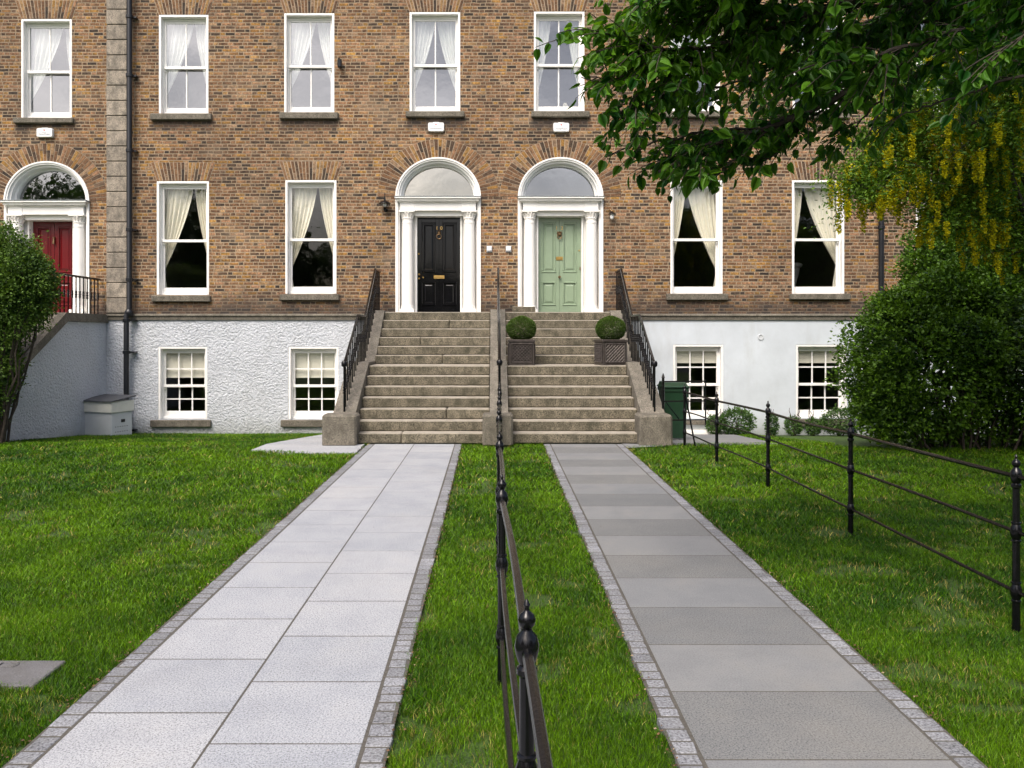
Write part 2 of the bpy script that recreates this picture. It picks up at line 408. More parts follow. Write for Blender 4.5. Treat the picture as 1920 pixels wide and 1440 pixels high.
def strip_sheet(name, poly, z, mtl, ny=1):
    mm = MB(); mm.poly([(a, b, float(gz(a, b)) + z) for a, b in poly]); return tag(mm.build(name, mtl), kind='structure')
# path bases (dark joints)
for nm, a, b in (('path_bed', eL0, eL2), ('path_bed', eR0, eR1)):
    mm = MB(); mm.poly([(a(.3) - SW - .004, .3, -.0012), (b(.3) + SW + .004, .3, -.0012), (b(12.94) + SW + .004, 12.94, -.0012), (a(12.94) - SW - .004, 12.94, -.0012)])
    tag(mm.build(nm, M['joint']), kind='structure')
def slab(mm, xa0, xb0, xa1, xb1, y0, y1, z=0.0, gap=.0055, th=.03, b=.0012, jz=.0006):
    """slab with a small chamfer; xa/xb at y0 and y1"""
    z = z + random.uniform(-jz, jz); tl = random.uniform(-jz, jz) * .5
    o = [(xa0 + gap, y0 + gap), (xb0 - gap, y0 + gap), (xb1 - gap, y1 - gap), (xa1 + gap, y1 - gap)]
    i = [(xa0 + gap + b, y0 + gap + b), (xb0 - gap - b, y0 + gap + b), (xb1 - gap - b, y1 - gap - b), (xa1 + gap + b, y1 - gap - b)]
    vs = [(x, y, float(gz(x, y)) + z - th) for x, y in o] + [(x, y, float(gz(x, y)) + z - b) for x, y in o] + [(x, y, float(gz(x, y)) + z + (tl if k % 2 else 0)) for k, (x, y) in enumerate(i)]
    fs = [(8, 9, 10, 11)] + [(k, (k + 1) % 4, 4 + (k + 1) % 4, 4 + k) for k in range(4)] + [(4 + k, 4 + (k + 1) % 4, 8 + (k + 1) % 4, 8 + k) for k in range(4)]
    mm.add(vs, fs)
mm = MB(); L = .615
for col, (a, b, ph) in enumerate(((eL0, eL1, 3.708), (eL1, eL2, 4.04))):
    y = ph - 6 * L
    while y < 12.93:
        y1 = min(y + L, 12.93)
        if y1 > .4 and y1 - y > .03: slab(mm, a(y), b(y), a(y1), b(y1), y, y1)
        y += L
tag(mm.build('left_path', M['slabL']), kind='structure')
mA, mB_ = MB(), MB(); y = 3.925 - 5 * L; k = 5
while y < 12.93:
    y1 = min(y + L * (1 + .03 * math.sin(k * 2.3)), 12.93)
    if y1 > .4 and y1 - y > .03: slab(mA if k % 2 == 0 else mB_, eR0(y), eR1(y), eR0(y1), eR1(y1), y, y1)
    y = y1; k += 1
    if y1 >= 12.93: break
tag(mA.build('right_path', M['slabA']), kind='structure'); tag(mB_.build('right_path', M['slabB']), kind='structure')
mm = MB()
for (e, sgn) in ((eL0, -1), (eL2, 1), (eR0, -1), (eR1, 1)):
    y = .6
    while y < 12.9:
        l = random.uniform(.082, .125); y1 = min(y + l, 12.92)
        w = SW + random.uniform(-.008, .012)
        x0 = e(y) + (0.004 if sgn > 0 else -w); x1 = e(y) + (w if sgn > 0 else -.004)
        slab(mm, x0, x1, x0 + random.uniform(-.003, .003), x1 + random.uniform(-.005, .005), y, y1, .001, .006, .03, .004, .0016)
        y = y1
tag(mm.build('path_edging', M['sett']), kind='structure')
# side paths beside the steps
LP = [(-3.62, 12.22), (-2.0, 11.92), (-1.99, 12.92), (-2.6, 12.92), (-2.6, 17.38), (-3.5, 17.38)]
RP = [(2.05, 12.55), (2.95, 13.02), (4.55, 13.3), (5.05, 17.35), (2.7, 17.35), (2.7, 12.93), (2.04, 12.93)]
strip_y = [11.9, 12.3, 12.94, 13.6, 14.3, 15.0, 15.7, 16.4, 17.36]
mm = MB()
slab(mm, -3.62, -2.02, -3.60, -1.99, 12.21, 12.55, .0, .003); slab(mm, -3.0, -2.0, -3.5, -2.0, 11.95, 12.21, .0, .002)
slab(mm, -3.60, -2.02, -3.58, -2.02, 12.55, 12.93, .0, .003)
for a, b in zip(strip_y[2:-1], strip_y[3:]):
    slab(mm, -3.58, -2.62, -3.56, -2.62, a, b, .0, .003)
tag(mm.build('side_path', M['slabL']), kind='structure')
mm = MB()
mm.poly([(2.03, 12.45, .004), (2.6, 12.66, .004), (3.0, 12.92, .0), (3.0, 13.15, -.03), (2.03, 12.95, .004)])
for a, b in zip(strip_y[2:-1], strip_y[3:]):
    k0 = (a - 13) / 4.4; k1 = (b - 13) / 4.4
    slab(mm, 2.78, 3.6, 2.78, 3.65, a, b, .004, .003); slab(mm, 3.6, 4.5 + .5 * k0, 3.65, 4.5 + .5 * k1, a, b, .004, .003)
tag(mm.build('side_path', M['slabA']), kind='structure')
# road and far verge behind the camera
tag(strip_sheet('road', [(-80, -9), (80, -9), (80, -3), (-80, -3)], .004 - .03 + .03, M['asphalt']), kind='structure')

def inpoly(x, y, poly):
    c = np.zeros(x.shape, bool); n = len(poly)
    for i in range(n):
        x0, y0 = poly[i]; x1, y1 = poly[(i + 1) % n]
        with np.errstate(divide='ignore', invalid='ignore'):
            cond = ((y0 > y) != (y1 > y)) & (x < (x1 - x0) * (y - y0) / (y1 - y0 + 1e-12) + x0)
        c ^= cond
    return c
def vnoise(x, y, sc_, seed):
    r = np.random.default_rng(seed); T = r.random((64, 64))
    u = x * sc_ + 31.3; v = y * sc_ + 17.7
    i = np.floor(u).astype(int); j = np.floor(v).astype(int); a = u - i; b = v - j
    a = a * a * (3 - 2 * a); b = b * b * (3 - 2 * b)
    return (T[i % 64, j % 64] * (1 - a) + T[(i + 1) % 64, j % 64] * a) * (1 - b) + (T[i % 64, (j + 1) % 64] * (1 - a) + T[(i + 1) % 64, (j + 1) % 64] * a) * b
COVER = (-3.05, -2.26, 4.03, 4.27)
def lawn_mask(x, y):
    e = (vnoise(x, y, 9, 5) - .5) * .05 + RNG.normal(0, .006, x.shape)
    ok = ~((x > eL0(y) - SW - .012 + e) & (x < eL2(y) + SW + .012 + e))
    ok &= ~((x > eR0(y) - SW - .012 + e) & (x < eR1(y) + SW + .015 + e))
    ok &= ~((y > 12.93) & (x > -2.7) & (x < 2.8))
    ok &= ~inpoly(x, y, LP) & ~inpoly(x, y, RP)
    ok &= ~((x > COVER[0] + e) & (x < COVER[1] + e) & (y > COVER[2] + e) & (y < COVER[3] + e))
    ok &= (y < 17.33)
    ok &= ~((x < -8.15) & (y > 12.4))
    ok &= ~((x > 5.4) & (y > 12.6 + e * 6))        # soil under the big bush
    return ok
def view_ok(x, y, mg=2.2):
    return (x * F / np.maximum(y, .5) + VX > -mg * F / np.maximum(y, .5)) & (x * F / np.maximum(y, .5) + VX < 1920 + mg * F / np.maximum(y, .5))
def grass():
    zones = [(2.55, 3.6, 34000, .0023, .010, .030), (3.6, 5.2, 20000, .0032, .012, .030), (5.2, 7.0, 9000, .005, .015, .03), (7.0, 9.0, 4800, .007, .018, .03), (9.0, 17.35, 2000, .011, .025, .03)]
    V = []; FC = []; C = []; base = 0
    for (y0, y1, dens, w, hh, sp) in zones:
        xm = y1 * 1000 / F + 2.4
        n = int((y1 - y0) * 2 * xm * dens)
        x = RNG.uniform(-xm, xm, n); y = RNG.uniform(y0, y1, n)
        k = lawn_mask(x, y) & view_ok(x, y)
        bare = vnoise(x, y, 2.7, 9) * .6 + vnoise(x, y, 8, 10) * .4
        k &= ~((bare > .70) & (RNG.random(n) < .8))
        x = x[k]; y = y[k]; bare = bare[k]; n = len(x)
        h = hh * RNG.uniform(.55, 1.35, n) * (.75 + .5 * vnoise(x, y, 1.6, 3)); ww = w * RNG.uniform(.7, 1.3, n)
        ang = RNG.uniform(0, 2 * PI, n); lean = h * RNG.uniform(.6, 2.8, n); la = RNG.uniform(0, 2 * PI, n)
        dx, dy = np.cos(ang) * ww * .5, np.sin(ang) * ww * .5
        lx, ly = np.cos(la) * lean, np.sin(la) * lean
        z = gz(x, y) - .025 + (vnoise(x, y, 5, 12) - .5) * .012
        hb = h + .020
        v = np.stack([np.stack([x - dx, y - dy, z], 1), np.stack([x + dx, y + dy, z], 1),
                      np.stack([x + dx * .8 + lx * .35, y + dy * .8 + ly * .35, z + hb * .6], 1), np.stack([x - dx * .8 + lx * .35, y - dy * .8 + ly * .35, z + hb * .6], 1),
                      np.stack([x + lx, y + ly, z + hb], 1)], 1)
        nv = v.reshape(-1, 3); V.append(nv)
        b = base + np.arange(n)[:, None] * 5
        FC.append(np.concatenate([b + np.array([0, 1, 2]), b + np.array([0, 2, 3]), b + np.array([3, 2, 4])], 0)); base += len(nv)
        t = np.clip((vnoise(x, y, .8, 21) * .5 + vnoise(x, y, 3.1, 22) * .5 - .5) * 1.5 + .5 + RNG.normal(0, .26, n), 0, 1)[:, None]
        g1 = np.array([.018, .070, .001]); g2 = np.array([.120, .245, .003]); straw = np.array([.33, .30, .08])
        c = g1 * (1 - t) + g2 * t
        dry = (RNG.random(n) < np.clip((bare - .52) * .9, .02, .45))[:, None]
        c = np.where(dry, straw * RNG.uniform(.5, 1.1, (n, 1)), c) * RNG.uniform(.35, 1.7, (n, 1))
        C.append(np.repeat(c, 5, 0))
    V = np.concatenate(V); FC = np.concatenate(FC); C = np.concatenate(C)
    o = fastmesh('lawn_grass', V, FC, 3, M['grass'], col=C)
    tag(o, 'short green mown lawn with straw coloured dry patches', 'grass', kind='stuff')
grass()
def litter():
    n = 2600; V = []; Fc = []; C = []
    y = RNG.uniform(2.4, 12.6, n) ** 1.0; side = RNG.integers(0, 4, n)
    off = np.abs(RNG.normal(0, .03, n)) - .015
    x = np.where(side == 0, eL0(y) - SW - off - .012, np.where(side == 1, eL2(y) + SW + off + .012, np.where(side == 2, eR0(y) - SW - off - .012, eR1(y) + SW + off + .012)))
    x2 = RNG.uniform(-5, 5, 160); y2 = RNG.uniform(2.5, 11, 160); x = np.concatenate([x, x2]); y = np.concatenate([y, y2]); n = len(x)
    k = (RNG.random(n) < .95); x = x[k]; y = y[k]; n = len(x)
    s = RNG.uniform(.004, .010, n); a = RNG.uniform(0, 2 * PI, n); z = gz(x, y) + RNG.uniform(.003, .012, n)
    d = np.stack([np.cos(a) * s, np.sin(a) * s], 1); e = np.stack([-np.sin(a) * s * .5, np.cos(a) * s * .5], 1)
    v = np.stack([np.stack([x - d[:, 0], y - d[:, 1], z], 1), np.stack([x + e[:, 0], y + e[:, 1], z + s * .4], 1), np.stack([x + d[:, 0], y + d[:, 1], z + .002], 1), np.stack([x - e[:, 0], y - e[:, 1], z - .001], 1)], 1).reshape(-1, 3)
    f = np.arange(n)[:, None] * 4 + np.array([0, 1, 2, 3])
    c = np.array([.15, .085, .045]) * RNG.uniform(.3, 1.5, (n, 1)); c[RNG.random(n) < .07] = (.34, .26, .16)
    tag(fastmesh('leaf_litter', v, f, 4, M['bushleaf'], col=np.repeat(c, 4, 0)), 'brown fallen bits along the path edges', 'leaf litter', kind='stuff')
litter()

# ------------------------------------------------------------------ houses
WT = .36   # depth of openings
def wall(name, x0, x1, z0, z1, holes, mtl, parent, y=FY, depth=WT):
    """holes: (hx0,hx1,hz0,hz1,arch) ; arch = springing z or None"""
    mm = MB()
    X = sorted({x0, x1, *[h[0] for h in holes], *[h[1] for h in holes]}); Z = sorted({z0, z1, *[max(z0, h[2]) for h in holes], *[h[3] for h in holes]})
    X = [v for v in X if x0 <= v <= x1]; Z = [v for v in Z if z0 <= v <= z1]
    for i in range(len(X) - 1):
        for j in range(len(Z) - 1):
            cx = (X[i] + X[i + 1]) / 2; cz = (Z[j] + Z[j + 1]) / 2
            if any(h[0] < cx < h[1] and h[2] < cz < h[3] for h in holes): continue
            mm.poly([(X[i], y, Z[j]), (X[i + 1], y, Z[j]), (X[i + 1], y, Z[j + 1]), (X[i], y, Z[j + 1])])
    for h in holes:
        a, b, c, d, sp = h
        if sp is None:
            pts = [(a, c), (b, c), (b, d), (a, d)]
            for k in range(4):
                p, q = pts[k], pts[(k + 1) % 4]
                mm.poly([(p[0], y, p[1]), (q[0], y, q[1]), (q[0], y + depth, q[1]), (p[0], y + depth, p[1])])
        else:
            cx = (a + b) / 2; rx = (b - a) / 2; rz = d - sp; n = 40
            arc = [(cx - rx * math.cos(PI * k / n), sp + rz * math.sin(PI * k / n)) for k in range(n + 1)]
            for k in range(n):
                (p0, q0), (p1, q1) = arc[k], arc[k + 1]
                mm.poly([(p0, y, q0), (p1, y, q1), (p1, y, d), (p0, y, d)])
                mm.poly([(p0, y, q0), (p1, y, q1), (p1, y + depth, q1), (p0, y + depth, q0)])
            for xx in (a, b): mm.poly([(xx, y, c), (xx, y, sp), (xx, y + depth, sp), (xx, y + depth, c)])
    # inner face so that rooms stay dark
    for i in range(len(X) - 1):
        for j in range(len(Z) - 1):
            cx = (X[i] + X[i + 1]) / 2; cz = (Z[j] + Z[j + 1]) / 2
            if any(h[0] < cx < h[1] and h[2] < cz < h[3] for h in holes): continue
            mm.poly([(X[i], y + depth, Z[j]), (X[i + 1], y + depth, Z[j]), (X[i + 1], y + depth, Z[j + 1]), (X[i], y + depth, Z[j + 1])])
    o = mm.build(name, mtl, parent)
    return o
def curtain(parent, x0, x1, z0, z1, side, mtl, y, tie=.25, cover=.55, seed=0):
    """side -1: gathered to the left.  top edge spans cover of the width, pulled to the side at tie height"""
    r = random.Random(seed); W = x1 - x0; H = z1 - z0; nu, nv = 56, 26
    vs = []; fs = []
    ph = r.uniform(0, 6); np_ = 6.5
    for j in range(nv + 1):
        v = j / nv; zz = z1 - v * H
        vt = 1 - tie
        if v < vt:
            s = v / vt; e = cover - (cover - .07) * (s ** 1.55)
        else:
            s = (v - vt) / tie; e = .07 + .07 * math.sin(s * 1.4)
        for i in range(nu + 1):
            u = i / nu; uu = u + .012 * math.sin(u * 31 + ph + v * 2)
            xx = uu * e * W
            amp = .028 * (0.45 + .55 * min(1, v * 3)) * (1 - .45 * min(1, v / vt))
            sag = -.05 * math.sin(min(1, v / vt) * PI) * (1 - u) 
            yy = y + amp * math.sin(2 * PI * np_ * u + ph + .8 * math.sin(v * 3)) + .02 * math.sin(u * 9 + v * 4)
            vs.append((x0 + xx if side < 0 else x1 - xx, yy, zz - (0.03 * math.sin(u * PI) * v)))
    for j in range(nv):
        for i in range(nu):
            a = j * (nu + 1) + i; fs.append((a, a + 1, a + nu + 2, a + nu + 1))
    mm = MB(); mm.add(vs, fs); return mm.build('curtain', mtl, parent, smooth=True)
def window(house, px0, px1, py0, py1, kind, sill, curt=None, seed=0, glass='glass', blind=0.):
    x0, x1, z0, z1 = fx(px0), fx(px1), fz(py1), fz(py0)
    c = .048; yf = FY - .008
    m_ = MB()
    # box casing flush with the wall
    m_.box(x0, x0 + c, yf, FY + .17, z0, z1, .006); m_.box(x1 - c, x1, yf, FY + .17, z0, z1, .006)
    m_.box(x0 + c, x1 - c, yf, FY + .17, z1 - c, z1, .006)
    a, b, lo, hi = x0 + c, x1 - c, z0, z1 - c
    mid = lo + (hi - lo) * (.49 if kind != 6 else .47)
    st = .038
    # outer blind stop
    for (p, q) in ((a, a + .022), (b - .022, b)): m_.box(p, q, FY + .105, FY + .2, lo, hi, .003)
    m_.box(a + .022, b - .022, FY + .105, FY + .2, hi - .05, hi, .003)
    a2, b2, hi2 = a + .022, b - .022, hi - .05
    uy0, uy1, ly0, ly1 = FY + .125, FY + .155, FY + .162, FY + .195
    # upper sash
    m_.box(a2, a2 + st, uy0, uy1, mid, hi2, .004); m_.box(b2 - st, b2, uy0, uy1, mid, hi2, .004)
    m_.box(a2 + st, b2 - st, uy0, uy1, hi2 - .045, hi2, .004)
    m_.box(a2, b2, FY + .09, uy1 + .002, mid - .028, mid + .028, .004)       # meeting rail
    # horns
    for hx in (a2 + .002, b2 - st + .002): m_.box(hx, hx + st - .006, uy0 - .006, uy1 - .004, mid - .075, mid - .03, .006)
    # lower sash
    m_.box(a2, a2 + st, ly0, ly1, lo + .05, mid, .004); m_.box(b2 - st, b2, ly0, ly1, lo + .05, mid, .004)
    m_.box(a2, b2, FY + .10, ly1, lo, lo + .055, .006)
    m_.box(a2 + st, b2 - st, ly0, ly1, lo + .055, lo + .16, .006)
    gb, gt = lo + .16, hi2 - .045
    bw = .013
    if kind == 2:
        cx = (a2 + b2) / 2
        m_.box(cx - bw, cx + bw, uy0 + .004, uy1 - .004, mid + .028, gt); m_.box(cx - bw, cx + bw, ly0 + .004, ly1 - .004, gb, mid - .028)
    if kind == 6:
        for t in (1 / 3, 2 / 3):
            cx = a2 + st + (b2 - a2 - 2 * st) * t
            m_.box(cx - bw, cx + bw, uy0 + .004, uy1 - .004, mid + .028, gt); m_.box(cx - bw, cx + bw, ly0 + .004, ly1 - .004, gb, mid - .028)
        zz = (mid + .028 + gt) / 2; m_.box(a2 + st, b2 - st, uy0 + .006, uy1 - .006, zz - bw, zz + bw)
        zz = (mid - .028 + gb) / 2; m_.box(a2 + st, b2 - st, ly0 + .006, ly1 - .006, zz - bw, zz + bw)
    w = m_.build('window', M['white'], house)
    g_ = MB()
    g_.poly([(a2 + st - .01, uy1 - .012, mid), (b2 - st + .01, uy1 - .012, mid), (b2 - st + .01, uy1 - .012, gt + .01), (a2 + st - .01, uy1 - .012, gt + .01)])
    g_.poly([(a2 + st - .01, ly1 - .012, gb - .01), (b2 - st + .01, ly1 - .012, gb - .01), (b2 - st + .01, ly1 - .012, mid), (a2 + st - .01, ly1 - .012, mid)])
    g_.build('pane', M[glass], w)
    if sill:
        s_ = MB(); s_.box(fx(sill[0]), fx(sill[1]), FY - .085, FY + .10, fz(sill[3]), fz(sill[2]), .012, .003); s_.build('sill', M['stone'], w)
    if curt:
        ml = M['curtain_cream'] if curt == 'cream' else M['curtain_white']
        y = FY + .26
        cr_ = random.Random(seed); cov = cr_.uniform(.53, .62); cov2 = cr_.uniform(.40, .48); tie_ = cr_.uniform(.16, .26)
        cov = {3: .70, 10: .62, 11: .58, 12: .50, 13: .62, 14: .58, 30: .36, 33: .36, 34: .30}.get(seed, .4); cov2 = .34 if seed == 30 else .99 - cov
        curtain(w, x0 - .02, x1 + .02, z0 - .05, z1 + .05, -1, ml, y, tie_, cov, seed)
        curtain(w, x0 - .02, x1 + .02, z0 - .05, z1 + .05, 1, ml, y + .03, tie_ + cr_.uniform(-.04, .04), cov2, seed + 50)
    if blind:
        bb = MB(); nn = 9; zt = z1; zb = z1 - (z1 - z0) * blind
        bb.box(x0, x1, FY + .215, FY + .220, zb, zt); bb.box(x0, x1, FY + .21, FY + .226, zb - .025, zb, .003)
        bb.build('blind', M['blind'], w)
    # internal plaster reveal
    return w, (x0, x1, z0, z1, None)
def flat_arch(house, px0, px1, pyb, pyt=None):
    x0, x1, zb = fx(px0), fx(px1), fz(pyb) + .006
    H = .395; zt = zb + H; spl = .13; n = 17
    mm = MB(); mm.prism([(x0 - .004, zb), (x1 + .004, zb), (x1 + spl, zt), (x0 - spl, zt)], FY - .003, FY + .02)
    o = mm.build('window_arch', M['mortar'], house)
    m2 = MB()
    for i in range(n):
        a0, a1 = i / n, (i + 1) / n; g_ = .085
        cut = .36 if i % 2 else .64
        def X(t, s): return (x0 + (x1 - x0) * t) * (1 - s) + (x0 - spl + (x1 - x0 + 2 * spl) * t) * s
        e = .09 / n * 1
        for (s0, s1) in ((.01, cut - .012), (cut + .012, .985)):
            t0, t1 = a0 + g_ / n * 1.6, a1 - g_ / n * 1.6
            m2.prism([(X(t0, s0), zb + H * s0), (X(t1, s0), zb + H * s0), (X(t1, s1), zb + H * s1), (X(t0, s1), zb + H * s1)], FY - .008 - random.uniform(0, .003), FY)
    m2.build('arch_bricks', M['vous'], o)
def ring_arch(house, pcx, sp, rx, rz, th=.385, n=44):
    cx = fx(pcx); mm = MB(); seg = 60
    def pt(t, r): return (cx - (rx + r) * math.cos(t), sp + (rz + r) * math.sin(t))
    for k in range(seg):
        t0, t1 = PI * k / seg, PI * (k + 1) / seg
        mm.prism([pt(t0, 0), pt(t1, 0), pt(t1, th), pt(t0, th)], FY - .003, FY + .02)
    o = mm.build('door_arch', M['mortar'], house)
    m2 = MB()
    for k in range(n):
        t0, t1 = PI * k / n, PI * (k + 1) / n; g_ = .0085
        cut = .40 if k % 2 else .60
        for (s0, s1) in ((.012, cut - .012), (cut + .012, .985)):
            ga = lambda r: g_ / (rx + r)
            r0, r1 = th * s0, th * s1
            m2.prism([pt(t0 + ga(r0), r0), pt(t1 - ga(r0), r0), pt(t1 - ga(r1), r1), pt(t0 + ga(r1), r1)], FY - .008 - random.uniform(0, .003), FY)
    m2.build('arch_bricks', M['vous'], o)
def text_mesh(s, size, mtl, parent, loc, name='lettering', ext=.004, sx=1.0):
    cu = bpy.data.curves.new('t', 'FONT'); cu.body = s; cu.size = size; cu.extrude = ext; cu.align_x = 'CENTER'; cu.align_y = 'CENTER'
    to = bpy.data.objects.new('t', cu); COL.objects.link(to)
    bpy.context.view_layer.update()
    me = bpy.data.meshes.new_from_object(to); bpy.data.objects.remove(to)
    o = ORG.get(parent.name, Vector((0, 0, 0)))
    for v in me.vertices:
        x, y, z = v.co; v.co = (x * sx + loc[0] - o[0], -z + loc[1] - o[1], y + loc[2] - o[2])
    me.materials.clear(); me.materials.append(mtl)
    ob = bpy.data.objects.new(name, me); COL.objects.link(ob); ob.parent = parent; ORG[ob.name] = o
    return ob
def doorway(house, pcx, dz, dmat, number, style):
    cx = fx(pcx); zb = 2.16 + dz * 0; sp = fz(369) + dz; rx, rz = .905, .835
    s = MB()
    for sg in (-1, 1):
        def bx(a, b, y0, y1, z0, z1, bev=.006):
            x0, x1 = sorted((cx + sg * a, cx + sg * b)); s.box(x0, x1, y0, y1, z0, z1, bev)
        bx(.845, .905, FY - .02, FY + .34, zb, sp); bx(.815, .845, FY + .02, FY + .34, zb, sp)
        bx(.50, .815, FY + .20, FY + .36, zb, sp - .30)      # pilaster behind column
        bx(.462, .50, FY + .15, FY + .34, zb, sp - .39)      # door jamb
        # entablature returns
        # frieze blocks above columns
        bx(.50, .80, FY - .05, FY + .3, sp - .30, sp - .13, .004)
    s.box(cx - .50, cx + .50, FY - .042, FY + .3, sp - .30, sp - .13, .004)
    s.box(cx - .50, cx + .50, FY + .05, FY + .34, sp - .40, sp - .30, .004)
    # dentil band and cornice
    s.box(cx - .83, cx + .83, FY - .075, FY + .3, sp - .13, sp - .105, .003)
    nd = 46
    for k in range(nd):
        x = cx - .80 + 1.6 * k / nd; s.box(x, x + .018, FY - .095, FY - .07, sp - .128, sp - .108)
    s.box(cx - .87, cx + .87, FY - .125, FY + .3, sp - .105, sp - .06, .008)
    s.box(cx - .905, cx + .905, FY - .165, FY + .3, sp - .06, sp - .022, .010)
    # archivolt
    def pt(t, r): return (cx - (rx + r) * math.cos(t), sp + (rz + r) * math.sin(t))
    seg = 48
    for (r0, r1, ya, yb) in ((0, -.032, FY - .03, FY + .3), (-.032, -.066, FY - .008, FY + .3), (-.066, -.11, FY + .05, FY + .3), (-.11, -.155, FY + .17, FY + .3)):
        for k in range(seg):
            t0, t1 = PI * k / seg, PI * (k + 1) / seg
            s.prism([pt(t0, r0), pt(t1, r0), pt(t1, r1), pt(t0, r1)], ya, yb)
    so = s.build('door_surround', M['white'], house)
    f = MB(); f.box(cx - .915, cx + .915, FY - .172, FY + .28, sp - .021, sp - .006, .003); f.build('flashing', M['lead'], so)
    f = MB(); n = 40
    f.poly([pt(PI * k / n, -.15) for k in range(n + 1)]); f.v = [(a, FY + .26, b) if False else None for a, b in []] or [(p[0], FY + .26, p[1]) for p in [pt(PI * k / n, -.15) for k in range(n + 1)]]
    f.build('fanlight', M['fanglass_cloud_tint' if style == 'black' else 'fanglass'], so)
    for sg in (-1, 1):
        c = MB(); x = cx + sg * .655; y = FY + .06; zt = sp - .30
        c.box(x - .155, x + .155, y - .15, y + .14, zb, zb + .10, .008)
        c.lathe(x, y, [(.145, zb + .10), (.148, zb + .125), (.132, zb + .145), (.138, zb + .165), (.126, zb + .18)], 24)
        c.lathe(x, y, [(.126, zb + .18), (.127, zb + .7), (.112, zt - .26)], 40, flute=.03)
        c.lathe(x, y, [(.118, zt - .26), (.118, zt - .235), (.108, zt - .23), (.112, zt - .17), (.125, zt - .165), (.125, zt - .15), (.110, zt - .145), (.118, zt - .09), (.145, zt - .04), (.15, zt - .035)], 24)
        for k in range(14):   # leaves of the capital
            t = 2 * PI * k / 14; dx, dy = math.cos(t), math.sin(t)
            c.tube([(x + dx * .11, y + dy * .11, zt - .145), (x + dx * .125, y + dy * .125, zt - .09), (x + dx * .155, y + dy * .155, zt - .05), (x + dx * .162, y + dy * .162, zt - .062)], [.014, .018, .014, .005], 6)
        c.box(x - .165, x + .165, y - .16, y + .14, zt - .035, zt - .001, .006)
        c.build('column', M['whitestone'], so, smooth=True)
    # door leaf
    d = MB(); w = .462; z0 = 2.17; z1 = sp - .402; yd = FY + .30; H = z1 - z0
    d.box(cx - w, cx + w, yd + .022, yd + .05, z0, z1)                  # back panel
    sx_ = .085; mu = .075
    rails = [(z0, z0 + .19), (z0 + .70, z0 + .90), (z1 - .10, z1)]
    for a, b in ((cx - w, cx - w + sx_), (cx + w - sx_, cx + w), (cx - mu, cx - .003), (cx + .003, cx + mu)): d.box(a, b, yd, yd + .024, z0, z1, .003)
    for (za, zb2) in rails:
        for a, b in ((cx - w + sx_, cx - mu), (cx + mu, cx + w - sx_)): d.box(a, b, yd + .0005, yd + .0235, za, zb2, .003)
    for (za, zb2) in ((rails[0][1], rails[1][0]), (rails[1][1], rails[2][0])):
        for a, b in ((cx - w + sx_, cx - mu), (cx + mu, cx + w - sx_)):
            mw = .028   # bolection moulding, sloped
            for (p0, p1, q0, q1) in ((a, b, za, za + mw), (a, b, zb2 - mw, zb2)): d.box(p0 - .006, p1 + .006, yd - .014, yd + .02, q0 - .006, q1, .010)
            for (p0, p1) in ((a, a + mw), (b - mw, b)): d.box(p0 - .006, p1, yd - .0135, yd + .0205, za + mw, zb2 - mw, .010)
            # raised field
            i1, i2 = .052, .085
            vs = []
            for (ins, yy) in ((i1, yd + .022), (i2, yd + .004)):
                vs += [(a + ins, yy, za + ins), (b - ins, yy, za + ins), (b - ins, yy, zb2 - ins), (a + ins, yy, zb2 - ins)]
            d.add(vs, [(4, 5, 6, 7)] + [(k, (k + 1) % 4, 4 + (k + 1) % 4, 4 + k) for k in range(4)])
    if style != 'green': d.box(cx - w, cx + w, yd - .03, yd + .01, z0, z0 + .055, .006)
    do = d.build('door', dmat, house)
    b = MB()
    lz = z0 + .80 if style != 'green' else z0 + 1.20
    lw = .115 if style != 'green' else .075
    b.box(cx - lw, cx + lw, yd - .012, yd - .002, lz - .038, lz + .038, .004); b.box(cx - lw + .02, cx + lw - .02, yd - .02, yd - .008, lz - .018, lz + .016, .004)
    b.build('letterbox', M['brass'], do)
    b = MB(); kz = z1 - .38
    if style == 'black':
        b.lathe(cx, kz + .05, [(.045, yd - .0), (.045, yd - .02), (.02, yd - .05)], 12, 'y')
        b.tube([(cx - .03, yd - .02, kz + .13), (cx, yd - .035, kz + .06), (cx + .03, yd - .02, kz + .13)], .012, 6)
        R = .05; b.tube([(cx + R * math.cos(t * PI / 8), yd - .035, kz - .03 + R * math.sin(t * PI / 8)) for t in range(17)], .009, 6)
    elif style == 'green':
        b.lathe(cx, kz + .03, [(.055, yd), (.05, yd - .03), (.025, yd - .055)], 12, 'y')
        for q in (-1, 1): b.lathe(cx + q * .035, kz + .07, [(.022, yd), (.018, yd - .03)], 8, 'y')
        R = .045; b.tube([(cx + R * math.cos(t * PI / 8), yd - .04, kz - .025 + R * 1.1 * math.sin(t * PI / 8)) for t in range(17)], .010, 6)
    else:
        b.lathe(cx, kz + .03, [(.03, yd), (.028, yd - .03), (.015, yd - .05)], 10, 'y'); b.tube([(cx, yd - .03, kz + .03), (cx, yd - .045, kz - .10)], [.016, .03], 8)
    b.build('knocker', M['oldbrass'], do, smooth=True)
    b = MB()
